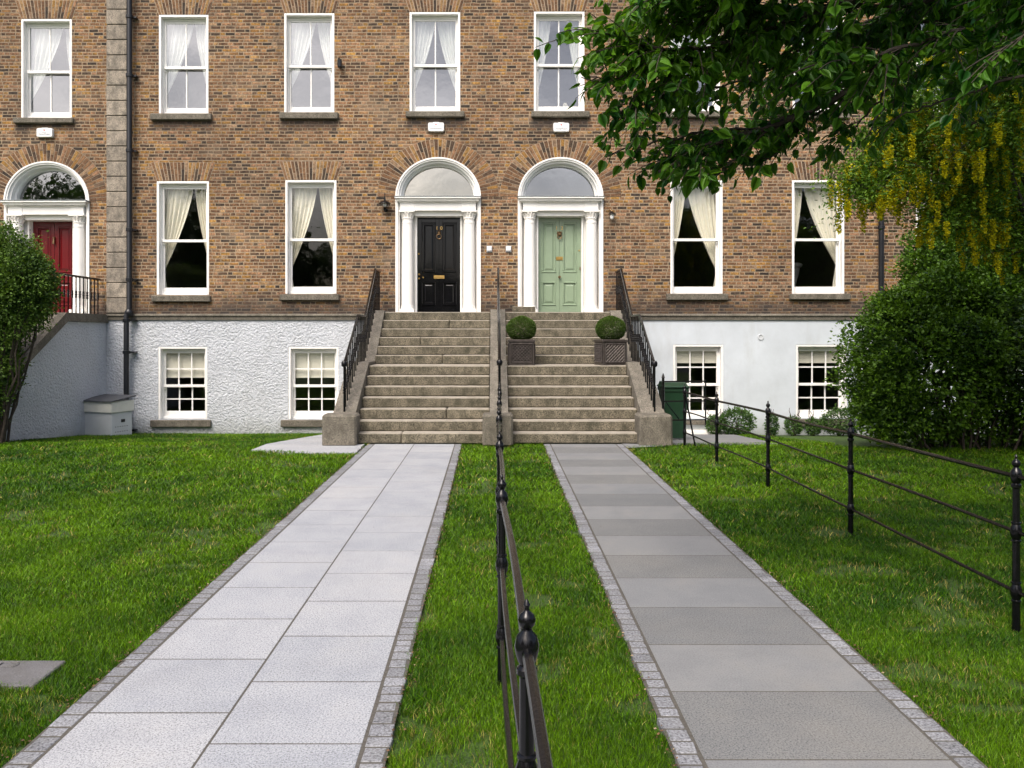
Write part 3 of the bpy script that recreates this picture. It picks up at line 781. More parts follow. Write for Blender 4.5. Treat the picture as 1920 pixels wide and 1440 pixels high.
    if style == 'green':
        b.lathe(cx, z0 + .80 + .0, [(.018, yd), (.014, yd - .03), (.032, yd - .045), (.028, yd - .07)], 12, 'y')
        b.build('knob', M['oldbrass'], do, smooth=True)
        b = MB(); b.lathe(cx + w - .035, z0 + 1.37, [(.018, yd), (.016, yd - .012)], 12, 'y'); b.build('lock', M['brass'], do, smooth=True)
        b = MB(); b.box(cx + w - .03, cx + w - .004, yd - .02, yd, z0 + .95, z0 + 1.01, .003); b.build('latch', M['oldbrass'], do)
    else:
        for (px_, pz_) in ((.03, .86), (.03, .77), (.12, .79), (.025, 1.30)):
            if style == 'red' and pz_ == .79: continue
            b = MB(); b.lathe(cx - w + px_, z0 + pz_, [(.022, yd), (.02, yd - .012), (.012, yd - .02)], 12, 'y'); b.build('lock', M['brass'], do, smooth=True)
    if number:
        for ch, off in zip(number, ((-.045, .05) if style == 'black' else (-.06, .055))):
            text_mesh(ch, .105, M['brass'], do, (cx + off, yd - .006, z1 - .225), 'number')
    return (cx - rx, cx + rx, 2.0, sp + rz, sp)

ZT = 10.2
def house(name, px0, px1, label, x0=None, x1=None):
    x0 = fx(px0) if x0 is None else x0; x1 = fx(px1) if x1 is None else x1
    h = thing(name, ((x0 + x1) / 2, FY, -.4), label, 'house', 'brick terraced houses')
    return h, x0, x1
def shell(h, x0, x1):
    m_ = MB()
    e = .004
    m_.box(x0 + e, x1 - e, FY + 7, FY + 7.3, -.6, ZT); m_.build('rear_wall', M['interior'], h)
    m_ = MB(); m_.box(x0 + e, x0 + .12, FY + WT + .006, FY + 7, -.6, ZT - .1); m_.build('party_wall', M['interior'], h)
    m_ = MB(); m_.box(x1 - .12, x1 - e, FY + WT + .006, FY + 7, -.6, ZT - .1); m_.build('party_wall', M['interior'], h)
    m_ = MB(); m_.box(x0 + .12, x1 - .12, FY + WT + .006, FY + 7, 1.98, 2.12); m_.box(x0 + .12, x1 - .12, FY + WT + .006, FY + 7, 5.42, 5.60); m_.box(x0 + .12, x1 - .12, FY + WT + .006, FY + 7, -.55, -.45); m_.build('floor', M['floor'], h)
    m_ = MB(); m_.box(x0 + e, x1 - e, FY + WT + .006, FY + 7.3, ZT, ZT + .1)
    m_.prism_x([(FY + .6, ZT + .1), (FY + 7.3, ZT + .1), (FY + 3.9, ZT + 2.6)], x0 + e, x1 - e); m_.build('roof', M['slate'], h)
    m_ = MB(); m_.box(x0 + e, x1 - e, FY - .08, FY + WT + .05, ZT + .001, ZT + .12, .015); m_.build('coping', M['stone'], h)
def string_course(h, x0, x1, gaps=()):
    m_ = MB(); x = x0
    while x < x1 - .01:
        l = min(random.uniform(1.3, 1.9), x1 - x)
        m_.prism_x([(FY + .02, fz(600)), (FY - .045, fz(600)), (FY - .055, fz(594)), (FY - .085, fz(592)), (FY - .075, fz(589)), (FY + .02, fz(588) + .0)], x + .003, x + l - .003)
        x += l
    m_.build('string_course', M['stone'], h)

# --- house with the red door (left)
h0, a0, a1 = house('terraced_house', 0, 241, 'brick terraced house with red door and white columns, left of the drainpipe', x0=-16)
holes = []
w, hole = window(h0, 40, 135, 36, 221, 2, (28, 140, 222, 232), 'white', 3); holes.append(hole)
holes.append(doorway(h0, 88, -.085, M['red_door'], None, 'red'))
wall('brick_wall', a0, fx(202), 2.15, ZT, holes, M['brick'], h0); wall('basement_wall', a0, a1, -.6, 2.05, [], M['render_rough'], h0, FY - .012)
flat_arch(h0, 40, 135, 36); ring_arch(h0, 88, fz(369) - .085, .905, .835)
string_course(h0, fx(202), a1)
q = MB(); z = 2.18
while z < ZT:
    q.box(fx(202), fx(241) - .004, FY - .075, FY + WT, z + .005, z + .315, .014, .002); z += .3205
q.build('quoin', M['quoin'], h0)
q = MB(); q.box(fx(202) + .01, fx(241) - .014, FY - .045, FY + WT, 2.17, ZT - .01); q.build('quoin_backing', M['joint'], h0)
shell(h0, a0, a1)
# --- number 10
h1, b0, b1 = house('terraced_house', 241, 937, 'brick terraced house with the glossy black door number 10')
holes = []; bh = []
for i, (p0, p1, q0, q1, sl, kd, cu) in enumerate([(298, 391, 28, 213, (284, 398, 214, 226), 2, 'white'), (533, 627, 25, 211, (525, 635, 212, 224), 2, 'white'), (768, 863, 23, 210, (761, 871, 210, 221), 2, 'white'),
        (294, 392, 340, 553, (286, 396, 554, 566), 1, 'cream'), (535, 631, 338, 551, (526, 637, 552, 563), 1, 'cream')]):
    w, hole = window(h1, p0, p1, q0, q1, kd, sl, cu, 10 + i, 'glass' if kd == 2 else 'glass_low'); holes.append(hole); flat_arch(h1, p0, p1, q0)
for (p0, p1, sl) in ((297, 389, (284, 397, 787, 800)), (541, 635, (528, 640, 787, 800))):
    w, hole = window(h1, p0, p1, 650, 786, 6, sl, None, 0, 'glass_low', .42); bh.append(hole)
holes.append(doorway(h1, 821.5, 0, M['black_door'], '10', 'black')); ring_arch(h1, 821.5, fz(369), .905, .835)
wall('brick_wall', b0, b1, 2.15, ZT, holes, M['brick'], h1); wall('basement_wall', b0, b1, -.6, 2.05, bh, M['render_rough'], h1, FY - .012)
string_course(h1, b0, fx(735)); shell(h1, b0, b1)
# --- number 12
h2, c0, c1 = house('terraced_house', 937, 1650, 'brick terraced house with the sage green door number 12')
holes = []; bh = []
for i, (p0, p1, q0, q1, sl, kd, cu) in enumerate([(1001, 1096, 22, 210, (996, 1105, 210, 221), 2, 'white'), (1255, 1350, 22, 209, (1247, 1358, 210, 221), 2, 'white'), (1486, 1582, 24, 211, (1479, 1591, 212, 223), 2, 'white'),
        (1257, 1355, 338, 551, (1249, 1364, 551, 563), 1, 'cream'), (1485, 1583, 338, 551, (1479, 1592, 551, 562), 1, 'cream')]):
    w, hole = window(h2, p0, p1, q0, q1, kd, sl, cu, 30 + i, 'glass' if kd == 2 else 'glass_low'); holes.append(hole); flat_arch(h2, p0, p1, q0)
for (p0, p1, pb, sl) in ((1262, 1356, 785, (1268, 1360, 788, 796)), (1492, 1588, 784, (1482, 1600, 785, 799))):
    w, hole = window(h2, p0, p1, 646, pb, 6, sl, None, 0, 'glass_low', .24); bh.append(hole)
holes.append(doorway(h2, 1051, 0, M['green_door'], '12', 'green')); ring_arch(h2, 1051, fz(369), .905, .835)
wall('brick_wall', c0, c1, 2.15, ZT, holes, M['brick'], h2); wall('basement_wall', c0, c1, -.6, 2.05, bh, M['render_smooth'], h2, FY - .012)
string_course(h2, fx(1140), c1); shell(h2, c0, c1)
m_ = MB(); m_.lathe(fx(1426), fz(632), [(.065, FY - .012), (.062, FY - .03), (.045, FY - .031), (.045, FY - .02)], 20, 'y'); m_.build('round_vent', M['greyboard'], h2, smooth=True)
m_ = MB()
m_.box(fx(1532), fx(1549), FY - .012, FY + .01, fz(302), fz(295), .004)
for k in range(4): m_.box(fx(1533), fx(1548), FY - .018, FY - .008, fz(301.5) + k * .018, fz(301.5) + k * .018 + .008)
m_.build('air_vent', M['pipe'], h2)
m_ = MB(); m_.box(fx(1270), fx(1352), 17.0, FY - .02, -.42, fz(805), .01); m_.build('threshold_step', M['whitestone'], h2)
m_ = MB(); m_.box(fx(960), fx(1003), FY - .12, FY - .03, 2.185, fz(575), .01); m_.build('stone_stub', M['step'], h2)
# --- right neighbour
h3, d0, d1 = house('terraced_house', 1650, 2200, 'brick terraced house at far right mostly hidden by the laburnum', x1=15)
holes = []; bh = []
for (p0, p1, q0, q1, sl, kd, cu) in [(1717, 1812, 24, 211, (1709, 1820, 212, 223), 2, 'white'), (1717, 1813, 338, 551, (1709, 1821, 551, 562), 2, 'cream')]:
    w, hole = window(h3, p0, p1, q0, q1, kd, sl, cu, 77, 'glass'); holes.append(hole); flat_arch(h3, p0, p1, q0)
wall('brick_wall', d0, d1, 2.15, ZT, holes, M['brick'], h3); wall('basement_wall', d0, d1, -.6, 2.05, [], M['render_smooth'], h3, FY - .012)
string_course(h3, d0, d1); shell(h3, d0, d1)
# drainpipes
def drainpipe(house_, px, full):
    x = fx(px); m_ = MB(); y = FY - .13
    if full:
        m_.tube([(x, y, ZT), (x, y, fz(578)), (x - .045, y - .05, fz(592)), (x - .045, y - .05, -.36)], .055, 12)
        zs = [fz(v) for v in (36, 145, 285, 432, 525)] 
        for z in zs: m_.lathe(x, y, [(.07, z - .035), (.075, z - .03), (.075, z + .03), (.065, z + .035)], 12); m_.box(x + .05, x + .13, y + .02, FY - .01, z - .015, z + .015)
        for v in (601, 660, 805): z = fz(v); m_.lathe(x - .045, y - .05, [(.07, z - .035), (.075, z - .03), (.075, z + .03), (.065, z + .035)], 12); m_.box(x - .0, x + .12, y - .04, FY - .015, z - .015, z + .015)
        z = fz(588); m_.lathe(x, y - .02, [(.075, z - .05), (.085, z), (.085, z + .04), (.06, z + .08)], 12)
    else:
        m_.tube([(x, y, ZT), (x, y, -.36)], .055, 12)
        for v in (60, 200, 428, 560): z = fz(v); m_.lathe(x, y, [(.07, z - .035), (.075, z - .03), (.075, z + .03), (.065, z + .035)], 12)
    m_.build('drainpipe', M['pipe'], house_, smooth=True)
drainpipe(h1, 248, True); drainpipe(h2, 1647, False)

# ------------------------------------------------------------------ stone steps
R = .168; T1 = .26; Y0 = 12.96; YL = Y0 + 6 * T1; YU = YL + .78
def step_y(i): return Y0 + (i - 1) * T1 if i <= 7 else YU + (i - 8) * T1
YT = step_y(13)
def flight(root, xa, xb):
    for i in range(1, 14):
        y0 = step_y(i); y1 = step_y(i + 1) + .03 if i < 13 else FY + .02
        if i == 13: y1 = FY + .30
        mm = MB(); z1 = i * R; z0 = (i - 1) * R
        if i == 13:
            mm.box(xa, xb, y0, FY - .03, z0, z1, .014, .002)
        else:
            cut = xa + (xb - xa) * random.uniform(.3, .7)
            if random.random() < .12: mm.box(xa, cut - .002, y0, y1, z0 + .001, z1, .016, .003); mm.box(cut + .002, xb, y0, y1, z0 + .001, z1, .016, .003)
            else: mm.box(xa, xb, y0, y1, z0 + .001, z1, .016, .003)
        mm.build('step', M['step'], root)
CURB = [(13.0, -.3), (13.0, .40), (YL, 1.235), (YU, 1.235), (YT + .02, 2.22), (FY - .03, 2.22), (FY - .03, -.5)]
def curb(root, xa, xb, name='curb', extra=0.):
    mm = MB(); mm.prism_x(CURB, xa, xb); return mm.build(name, M['curb'], root)
LX0, LX1 = -2.2, -.06; RX0, RX1 = .24, 2.36
s1 = thing('stone_steps', (-1.1, 13.5, 0), 'worn granite steps up to the black door', 'steps', 'entrance steps')
flight(s1, LX0, LX1); curb(s1, -2.56, LX0 - .002)
mm = MB(); mm.box(-2.66, -2.13, 12.72, 13.14, -.02, .48, .03, .006); mm.build('end_block', M['stone'], s1)
mm = MB(); mm.prism_x([(13.1, -.02), (13.1, .3), (17.3, 2.1), (17.3, -.5)], -2.15, -2.19 + .02) ; 
s2 = thing('stone_steps', (1.3, 13.5, 0), 'worn granite steps with two planters up to the green door', 'steps', 'entrance steps')
flight(s2, RX0, RX1); curb(s2, RX1 + .002, 2.74)
mm = MB(); mm.box(2.27, 2.78, 12.74, 13.2, -.02, .47, .03, .006); mm.build('end_block', M['stone'], s2)
s3 = thing('dividing_plinth', (.09, 13.5, 0), 'sloping granite plinth between the two flights of steps', 'plinth')
mm = MB(); CB = [(a, b + (.02 if b > 1 else 0)) for a, b in CURB]; mm.prism_x(CB, LX1 + .002, RX0 - .002); mm.build('sloping_top', M['curb'], s3)
mm = MB(); mm.box(-.17, .31, 12.74, 13.14, -.02, .48, .03, .006); mm.build('end_block', M['stone'], s3)

# ------------------------------------------------------------------ iron railings
def baluster_mesh(h):
    b = MB(); b.tube([(0, 0, 0), (0, 0, h)], .012, 6)
    mz = h * .52
    b.lathe(0, 0, [(.011, mz - .075), (.028, mz - .065), (.017, mz - .05), (.027, mz - .035), (.017, mz - .02), (.03, mz), (.017, mz + .02), (.027, mz + .035), (.017, mz + .05), (.028, mz + .065), (.011, mz + .075)], 8)
    return b
def railing(name, X, base_pts, h, label, start_newel=True, wallend=True, sp=.15, group='railings beside the steps', skip_b=False):
    """base_pts: list of (y,z) polyline of the coping; rail runs h above it"""
    r = thing(name, (X, base_pts[0][0], base_pts[0][1]), label, 'railing', group)
    top = [(X, y, z + h) for y, z in base_pts]
    m_ = MB(); m_.tube(top, .024, 8)
    for i in range(len(top) - 1):
        pass
    # scroll end
    x, y, z = top[0]; m_.lathe(x, y - .03, [(.02, z - .07), (.045, z - .05), (.05, z), (.03, z + .03)], 10)
    m_.build('handrail', M['black_iron'], r, smooth=True)
    bm = baluster_mesh(h)
    first = None
    O = ORG[r.name]
    for (ya, za), (yb, zb) in zip(base_pts[:-1], base_pts[1:]):
        n = max(1, int((yb - ya) / sp))
        for k in range(n):
            t = (k + .5) / n; yy = ya + (yb - ya) * t; zz = za + (zb - za) * t
            if first is None:
                me_o = bm.build('baluster', M['black_iron'], None, smooth=True); me_o.parent = r; first = me_o
            else:
                me_o = first.copy(); COL.objects.link(me_o)
            me_o.parent = r; me_o.location = (0, yy - O[1], zz - O[2] - .005)
    if start_newel:
        m_ = MB(); y, z = base_pts[0]
        m_.tube([(X, y - .03, z - .02), (X, y - .03, z + h - .02)], .017, 8)
        for q in (.42, .47, .52): m_.lathe(X, y - .03, [(.017, z + h * q - .012), (.032, z + h * q), (.017, z + h * q + .012)], 8)
        m_.build('newel', M['black_iron'], r, smooth=True)
    return r
BASE = [(13.2, .44), (YL, 1.235), (YU, 1.235), (YT + .02, 2.22), (FY - .09, 2.22)]
railing('iron_railing', -2.39, BASE, .83, 'black iron railing on the left curb of the steps to the black door')
railing('iron_railing', 2.585, BASE, .83, 'black iron railing on the right curb of the steps to the green door')
railing('iron_railing', .10, [(a, b + .02) for a, b in BASE], .83, 'black iron railing on the plinth between the two flights')

# red door steps (side wall seen at left)
SX = fx(200)
rs = thing('stone_steps', (SX - .9, 15, 0), 'stone steps with white rendered side wall up to the red door', 'steps', 'entrance steps')
pr = [(12.55, -.3), (12.55, .15), (15.72, 1.98), (FY - .02, 1.98), (FY - .02, -.6)]
mm = MB(); mm.prism_x(pr, SX - .30, SX); mm.build('side_wall', M['render_rough'], rs)
mm = MB(); mm.prism_x([(12.5, .15), (12.5, .29), (15.68, 2.15), (FY - .02, 2.15), (FY - .02, 1.985), (15.74, 1.985)], SX - .34, SX + .05); mm.build('coping', M['stone'], rs)
for i in range(1, 14):
    mm = MB(); y0 = 12.6 + (i - 1) * .255; y1 = y0 + .285 if i < 13 else FY - .02
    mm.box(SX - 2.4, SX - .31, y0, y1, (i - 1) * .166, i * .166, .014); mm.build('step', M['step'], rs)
railing('iron_railing', SX - .12, [(12.9, .52), (15.68, 2.15), (FY - .06, 2.15)], .74, 'black iron railing on the coping beside the red door', sp=.14)

# ------------------------------------------------------------------ lawn fences
def post(root, x, y, h, gzv):
    m_ = MB(); z = gzv
    m_.tube([(x, y, z - .05), (x, y, z + h * .86)], [.0225, .019], 12)
    for q in (.21, .545):
        c = z + q / .95 * h
        m_.lathe(x, y, [(.02, c - .06), (.026, c - .056), (.026, c - .048), (.021, c - .044), (.030, c - .02), (.032, c), (.030, c + .02), (.021, c + .044), (.026, c + .048), (.026, c + .056), (.02, c + .06)], 14)
    c = z + h * .86
    m_.lathe(x, y, [(.019, c - .03), (.027, c - .022), (.027, c - .008), (.019, c), (.025, c + .012), (.031, c + .035), (.032, c + .05), (.026, c + .075), (.014, c + .088), (.013, c + .094), (.021, c + .104), (.0235, c + .117), (.018, c + .130), (.008, c + .138), (.006, c + .146), (.009, c + .154), (.005, c + .164), (.002, c + .168)], 16)
    return m_.build('post', M['black_iron'], root, smooth=True)
def rails(root, pts, frac, rad):
    """pts: list of (x,y,z0,h)"""
    m_ = MB(); out = []
    for (x0, y0, z0, h0), (x1, y1, z1, h1) in zip(pts[:-1], pts[1:]):
        r_ = random.Random(int(x0 * 100 + y0 * 977 + frac * 31))
        bow = r_.uniform(-.015, .012); bx_ = r_.uniform(-.012, .012)
        for k in range(6):
            t = k / 6; s_ = math.sin(t * PI)
            out.append((x0 + (x1 - x0) * t + bx_ * s_, y0 + (y1 - y0) * t, z0 + h0 * frac + (z1 + h1 * frac - z0 - h0 * frac) * t - bow * s_))
    x, y, z, h = pts[-1]; out.append((x, y, z + h * frac))
    m_.tube(out, rad, 8); return m_.build('rail', M['rail'], root, smooth=True)
def fence(pts, label):
    r = thing('lawn_fence', (pts[0][0], pts[0][1], 0), label, 'fence', 'black iron lawn fences')
    for (x, y, z, h) in pts: post(r, x, y, h, z)
    for fr, rd in ((.90, .0145), (.574, .0115), (.221, .0115)): rails(r, pts, fr, rd)
    return r
fence([(.11, .15, 0, .99), (.086, 2.11, 0, .995), (.042, 4.05, 0, .99), (.046, 5.98, 0, .985), (.055, 7.9, 0, .985), (.072, 9.85, 0, .98), (.09, 11.6, 0, .97), (.095, 12.66, 0, .96)],
      'black iron post and rail fence down the middle lawn strip')
fr_ = fence([(3.12, .35, 0, .98), (3.08, 2.5, 0, .985), (3.03, 4.76, 0, .985), (3.08, 7.08, 0, .955), (3.11, 9.3, 0, .93), (3.03, 11.14, 0, .91), (2.97, 12.75, -.0, .92)],
      'black iron post and rail fence across the right lawn')
m_ = MB(); m_.tube([(2.97, 12.75, .86), (3.12, 12.7, .0)], .013, 8); m_.build('brace', M['black_iron'], fr_, smooth=True)
gt = thing('iron_gate', (2.8, 13.3, .3), 'small low iron gate beside the green wheelie bin', 'gate')
m_ = MB(); yg = 13.25
m_.tube([(2.74, yg, .28), (2.74, yg, 1.02)], .022, 8); m_.lathe(2.74, yg, [(.022, 1.02), (.03, 1.03), (.012, 1.08), (.004, 1.1)], 8); m_.build('gate_post', M['black_iron'], gt, smooth=True)
m_ = MB()
for z in (.965, .645, .34): m_.tube([(2.74, yg, z), (3.45, yg + .1, z)], .011, 6)
m_.tube([(3.45, yg + .1, .25), (3.45, yg + .1, .98)], .012, 6); m_.tube([(2.78, yg, .64), (3.0, yg + .03, .36)], .010, 6)
m_.build('gate_frame', M['black_iron'], gt, smooth=True)

# ------------------------------------------------------------------ small things
def rbox(mm, cx, cz, w, h, y0, y1, r=.02):
    pts = []
    for (sx, sz, a0) in ((1, 1, 0), (-1, 1, 90), (-1, -1, 180), (1, -1, 270)):
        for k in range(5):
            a = math.radians(a0 + k * 22.5); pts.append((cx + sx * (w / 2 - r) + r * math.cos(a), cz + sz * (h / 2 - r) + r * math.sin(a)))
    ins = [(cx + (x - cx) * .95, cz + (z - cz) * .93) for x, z in pts]; n = len(pts)
    vs = [(x, y1, z) for x, z in pts] + [(x, y0 + .015, z) for x, z in pts] + [(x, y0, z) for x, z in ins]
    fs = [tuple(range(2 * n, 3 * n))] + [(k, (k + 1) % n, n + (k + 1) % n, n + k) for k in range(n)] + [(n + k, n + (k + 1) % n, 2 * n + (k + 1) % n, 2 * n + k) for k in range(n)] + [tuple(range(n))]
    mm.add(vs, fs)
for px_, py_, lab in ((86.5, 250, 'white alarm box above the red door'), (818, 239.5, 'white alarm box above the black door arch'), (1052, 240, 'white alarm box above the green door arch')):
    x, z = fx(px_), fz(py_)
    t = thing('alarm_box', (x, FY, z), lab, 'alarm box', 'alarm boxes on the brickwork')
    mm = MB(); rbox(mm, x, z, .34, .19, FY - .075, FY, .035); rbox(mm, x, z + .004, .16, .205, FY - .07, FY - .001, .03); mm.build('case', M['plastic_white'], t, smooth=True)
    mm = MB(); mm.prism([(x - .022, z + .055), (x + .006, z + .065), (x + .014, z + .045), (x + .006, z + .028), (x - .004, z + .04)], FY - .079, FY - .076); mm.build('emblem', M['redprint'], t)
    text_mesh('PHONE', .03, M['grey_plastic'], t, (x, FY - .077, z + .004), 'lettering', .0008) if False else None
    mm = MB()
    for k in range(7): mm.box(x - .05 + k * .0145, x - .041 + k * .0145, FY - .0775, FY - .0755, z - .004, z + .006 + (k % 2) * .003)
    mm.build('small_print', M['grey_plastic'], t)
    text_mesh('HomeWatch', .046, M['print'], t, (x, FY - .077, z - .035), 'lettering', .0008)
for px_, lab in ((917.5, 'small white square bell box left of the railing, nearer the black door'), (953.5, 'small white square bell box right of the railing, nearer the green door')):
    x, z = fx(px_), fz(467); t = thing('bell_box', (x, FY, z), lab, 'wall box', 'bell boxes between the doors')
    mm = MB(); mm.box(x - .062, x + .062, FY - .03, FY, z - .07, z + .066, .006); mm.build('back_plate', M['grey_plastic'], t)
    mm = MB(); mm.box(x - .05, x + .05, FY - .05, FY - .029, z - .042, z + .055, .008); mm.build('cover', M['plastic_white'], t)
# wall lamps
x, z = fx(723), fz(384)
t = thing('wall_lamp', (x, FY, z), 'black barn style wall lamp with flared shade left of the black door', 'lamp', 'wall lamps by the doors')
mm = MB(); y = FY - .14
mm.lathe(x, y, [(.008, z + .22), (.012, z + .14), (.02, z + .08), (.05, z + .055), (.075, z + .045), (.125, z + .012), (.128, z + .004), (.10, z + .008)], 20); mm.build('shade', M['black_iron'], t, smooth=True)
mm = MB(); mm.lathe(x, y, [(.085, z + .005), (.10, z - .03), (.09, z - .07), (.04, z - .095)], 18); mm.build('glass_bowl', M['lamp_glass'], t, smooth=True)
mm = MB(); mm.lathe(x, y, [(.015, z + .02), (.035, z - .02), (.03, z - .05), (.01, z - .065)], 12); mm.build('bulb', M['bulb'], t, smooth=True)
mm = MB(); mm.tube([(x, FY, z - .11), (x, y, z - .13), (x, y, z - .09)], .013, 8); mm.lathe(x, z - .11, [(.045, FY), (.04, FY - .02)], 12, 'y'); mm.lathe(x, y, [(.028, z - .14), (.034, z - .11), (.02, z - .09)], 10); mm.tube([(x, FY, z + .05), (x, y, z + .1)], .01, 6); mm.build('bracket', M['black_iron'], t, smooth=True)
x, z = fx(1146), fz(404)
t = thing('wall_lamp', (x, FY, z), 'small black lantern with clear bulb right of the green door', 'lamp', 'wall lamps by the doors')
mm = MB(); y = FY - .11
mm.lathe(x, y, [(.01, z + .075), (.03, z + .055), (.085, z + .02), (.087, z + .01), (.03, z + .015)], 16); mm.build('shade', M['black_iron'], t, smooth=True)
mm = MB(); mm.lathe(x, y, [(.03, z + .012), (.042, z - .04), (.03, z - .085), (.008, z - .1)], 12); mm.build('bulb', M['bulb'], t, smooth=True)
mm = MB(); mm.tube([(x, y, z + .07), (x - .03, y + .03, z + .12), (x - .02, FY, z + .10)], .011, 8); mm.lathe(x - .02, z + .10, [(.04, FY), (.035, FY - .02)], 12, 'y'); mm.build('bracket', M['oldbrass'], t, smooth=True)
# bracket on wall by upper window
x, z = fx(640), fz(120)
t = thing('wall_bracket', (x, FY, z), 'small black iron floodlight on the brick beside an upper window', 'bracket')
mm = MB(); mm.box(x - .055, x + .03, FY - .17, FY - .05, z - .12, z + .05, .015); mm.build('head', M['black_iron'], t)
mm = MB(); mm.tube([(x - .04, FY, z + .13), (x - .05, FY - .07, z + .1), (x - .02, FY - .1, z + .03)], .012, 6); mm.build('arm', M['black_iron'], t, smooth=True)

# utility box
bx0, by0 = -7.80, 16.62
t = thing('utility_box', (bx0, by0, -.32), 'grey painted meter cupboard with dark sloping lid in the corner', 'cupboard')
def rot_build(mm, name, mtl, ang=-20):
    ca, sa = math.cos(math.radians(ang)), math.sin(math.radians(ang))
    mm.v = [(bx0 + (v[0]) * ca - (v[1]) * sa, by0 + v[0] * sa + v[1] * ca, v[2]) for v in mm.v]
    return mm.build(name, mtl, t)
gb_ = -.34
mm = MB(); mm.box(-.36, .36, -.27, .27, gb_, .30, .006); rot_build(mm, 'cabinet', M['greyboard'])
mm = MB(); mm.box(-.39, .39, -.30, .30, .18, .40, .004); rot_build(mm, 'lid_rim', M['creamboard'])
mm = MB(); mm.add([(-.42, -.33, .39), (.42, -.33, .39), (.42, .33, .47), (-.42, .33, .47), (-.42, -.33, .415), (.42, -.33, .415), (.42, .33, .495), (-.42, .33, .495)], [(0, 1, 2, 3), (4, 5, 6, 7), (0, 1, 5, 4), (1, 2, 6, 5), (2, 3, 7, 6), (3, 0, 4, 7)]); rot_build(mm, 'lid', M['boxlid'])
mm = MB()
mm.box(.358, .366, -.02, .08, -.03, .03)
for zz in (-.12, -.22):
    for k in range(6): mm.box(.358, .365, -.17 + k * .06, -.155 + k * .06, zz, zz + .015)
rot_build(mm, 'vent_holes', M['rubber'])

# wheelie bin
bx, by, bz = 3.17, 14.5, float(gz(0, 14.4))
t = thing('wheelie_bin', (bx, by, bz), 'dark green wheelie bin behind the iron gate', 'bin')
mm = MB(); w0, w1, d0_, d1_, H = .17, .205, .2, .26, .90
mm.add([(bx - w0, by - d0_, bz + .04), (bx + w0, by - d0_, bz + .04), (bx + w0, by + d0_, bz + .04), (bx - w0, by + d0_, bz + .04), (bx - w1, by - d1_, bz + H), (bx + w1, by - d1_, bz + H), (bx + w1, by + d1_, bz + H), (bx - w1, by + d1_, bz + H)],
       [(0, 3, 2, 1), (4, 5, 6, 7), (0, 1, 5, 4), (1, 2, 6, 5), (2, 3, 7, 6), (3, 0, 4, 7)])
mm.box(bx - w1 - .015, bx + w1 + .015, by - d1_ - .015, by + d1_ + .015, bz + H - .05, bz + H + .015, .01); mm.build('body', M['bin'], t)
mm = MB(); mm.box(bx - w1 - .025, bx + w1 + .025, by - d1_ - .04, by + d1_ + .03, bz + H + .017, bz + H + .05, .012)
mm.prism_x([(by - d1_ - .02, bz + H + .05), (by - .1, bz + H + .10), (by + .15, bz + H + .12), (by + d1_ + .02, bz + H + .05)], bx - w1, bx + w1); mm.build('lid', M['bin'], t)
for sg in (-1, 1):
    mm = MB(); mm.tube([(bx + sg * .17, by + .24, bz + .10), (bx + sg * .23, by + .24, bz + .10)], .10, 16); mm.build('wheel', M['rubber'], t, smooth=True)
mm = MB(); mm.tube([(bx - .18, by + .31, bz + .9), (bx + .18, by + .31, bz + .9)], .015, 8); mm.build('handle', M['bin'], t, smooth=True)

# inspection cover
t = thing('inspection_cover', ((COVER[0] + COVER[1]) / 2, 4.15, 0), 'grey concrete cover plate sunk in the left lawn', 'cover')
mm = MB(); mm.box(COVER[0], COVER[1] + .02, 4.0, 4.31, -.05, -.001, .006); mm.build('plate', M['concrete'], t)
mm = MB()
for k in range(7): mm.add([(-2.86 + k * .05 + dx * .012 + dy * .0, 4.235 + dy, -.0005 + dz_) for dz_ in (0, .006) for dy in (0, .03) for dx in (0, 1)], [(0, 1, 3, 2), (4, 5, 7, 6), (0, 1, 5, 4), (2, 3, 7, 6), (0, 2, 6, 4), (1, 3, 7, 5)])
Rr = [(-2.88, 4.222), (-2.47, 4.222), (-2.455, 4.245), (-2.47, 4.276), (-2.88, 4.276), (-2.9, 4.25), (-2.88, 4.222)]
mm.tube([(a, b, .0) for a, b in Rr], .004, 5); mm.build('raised_lettering', M['concrete'], t)

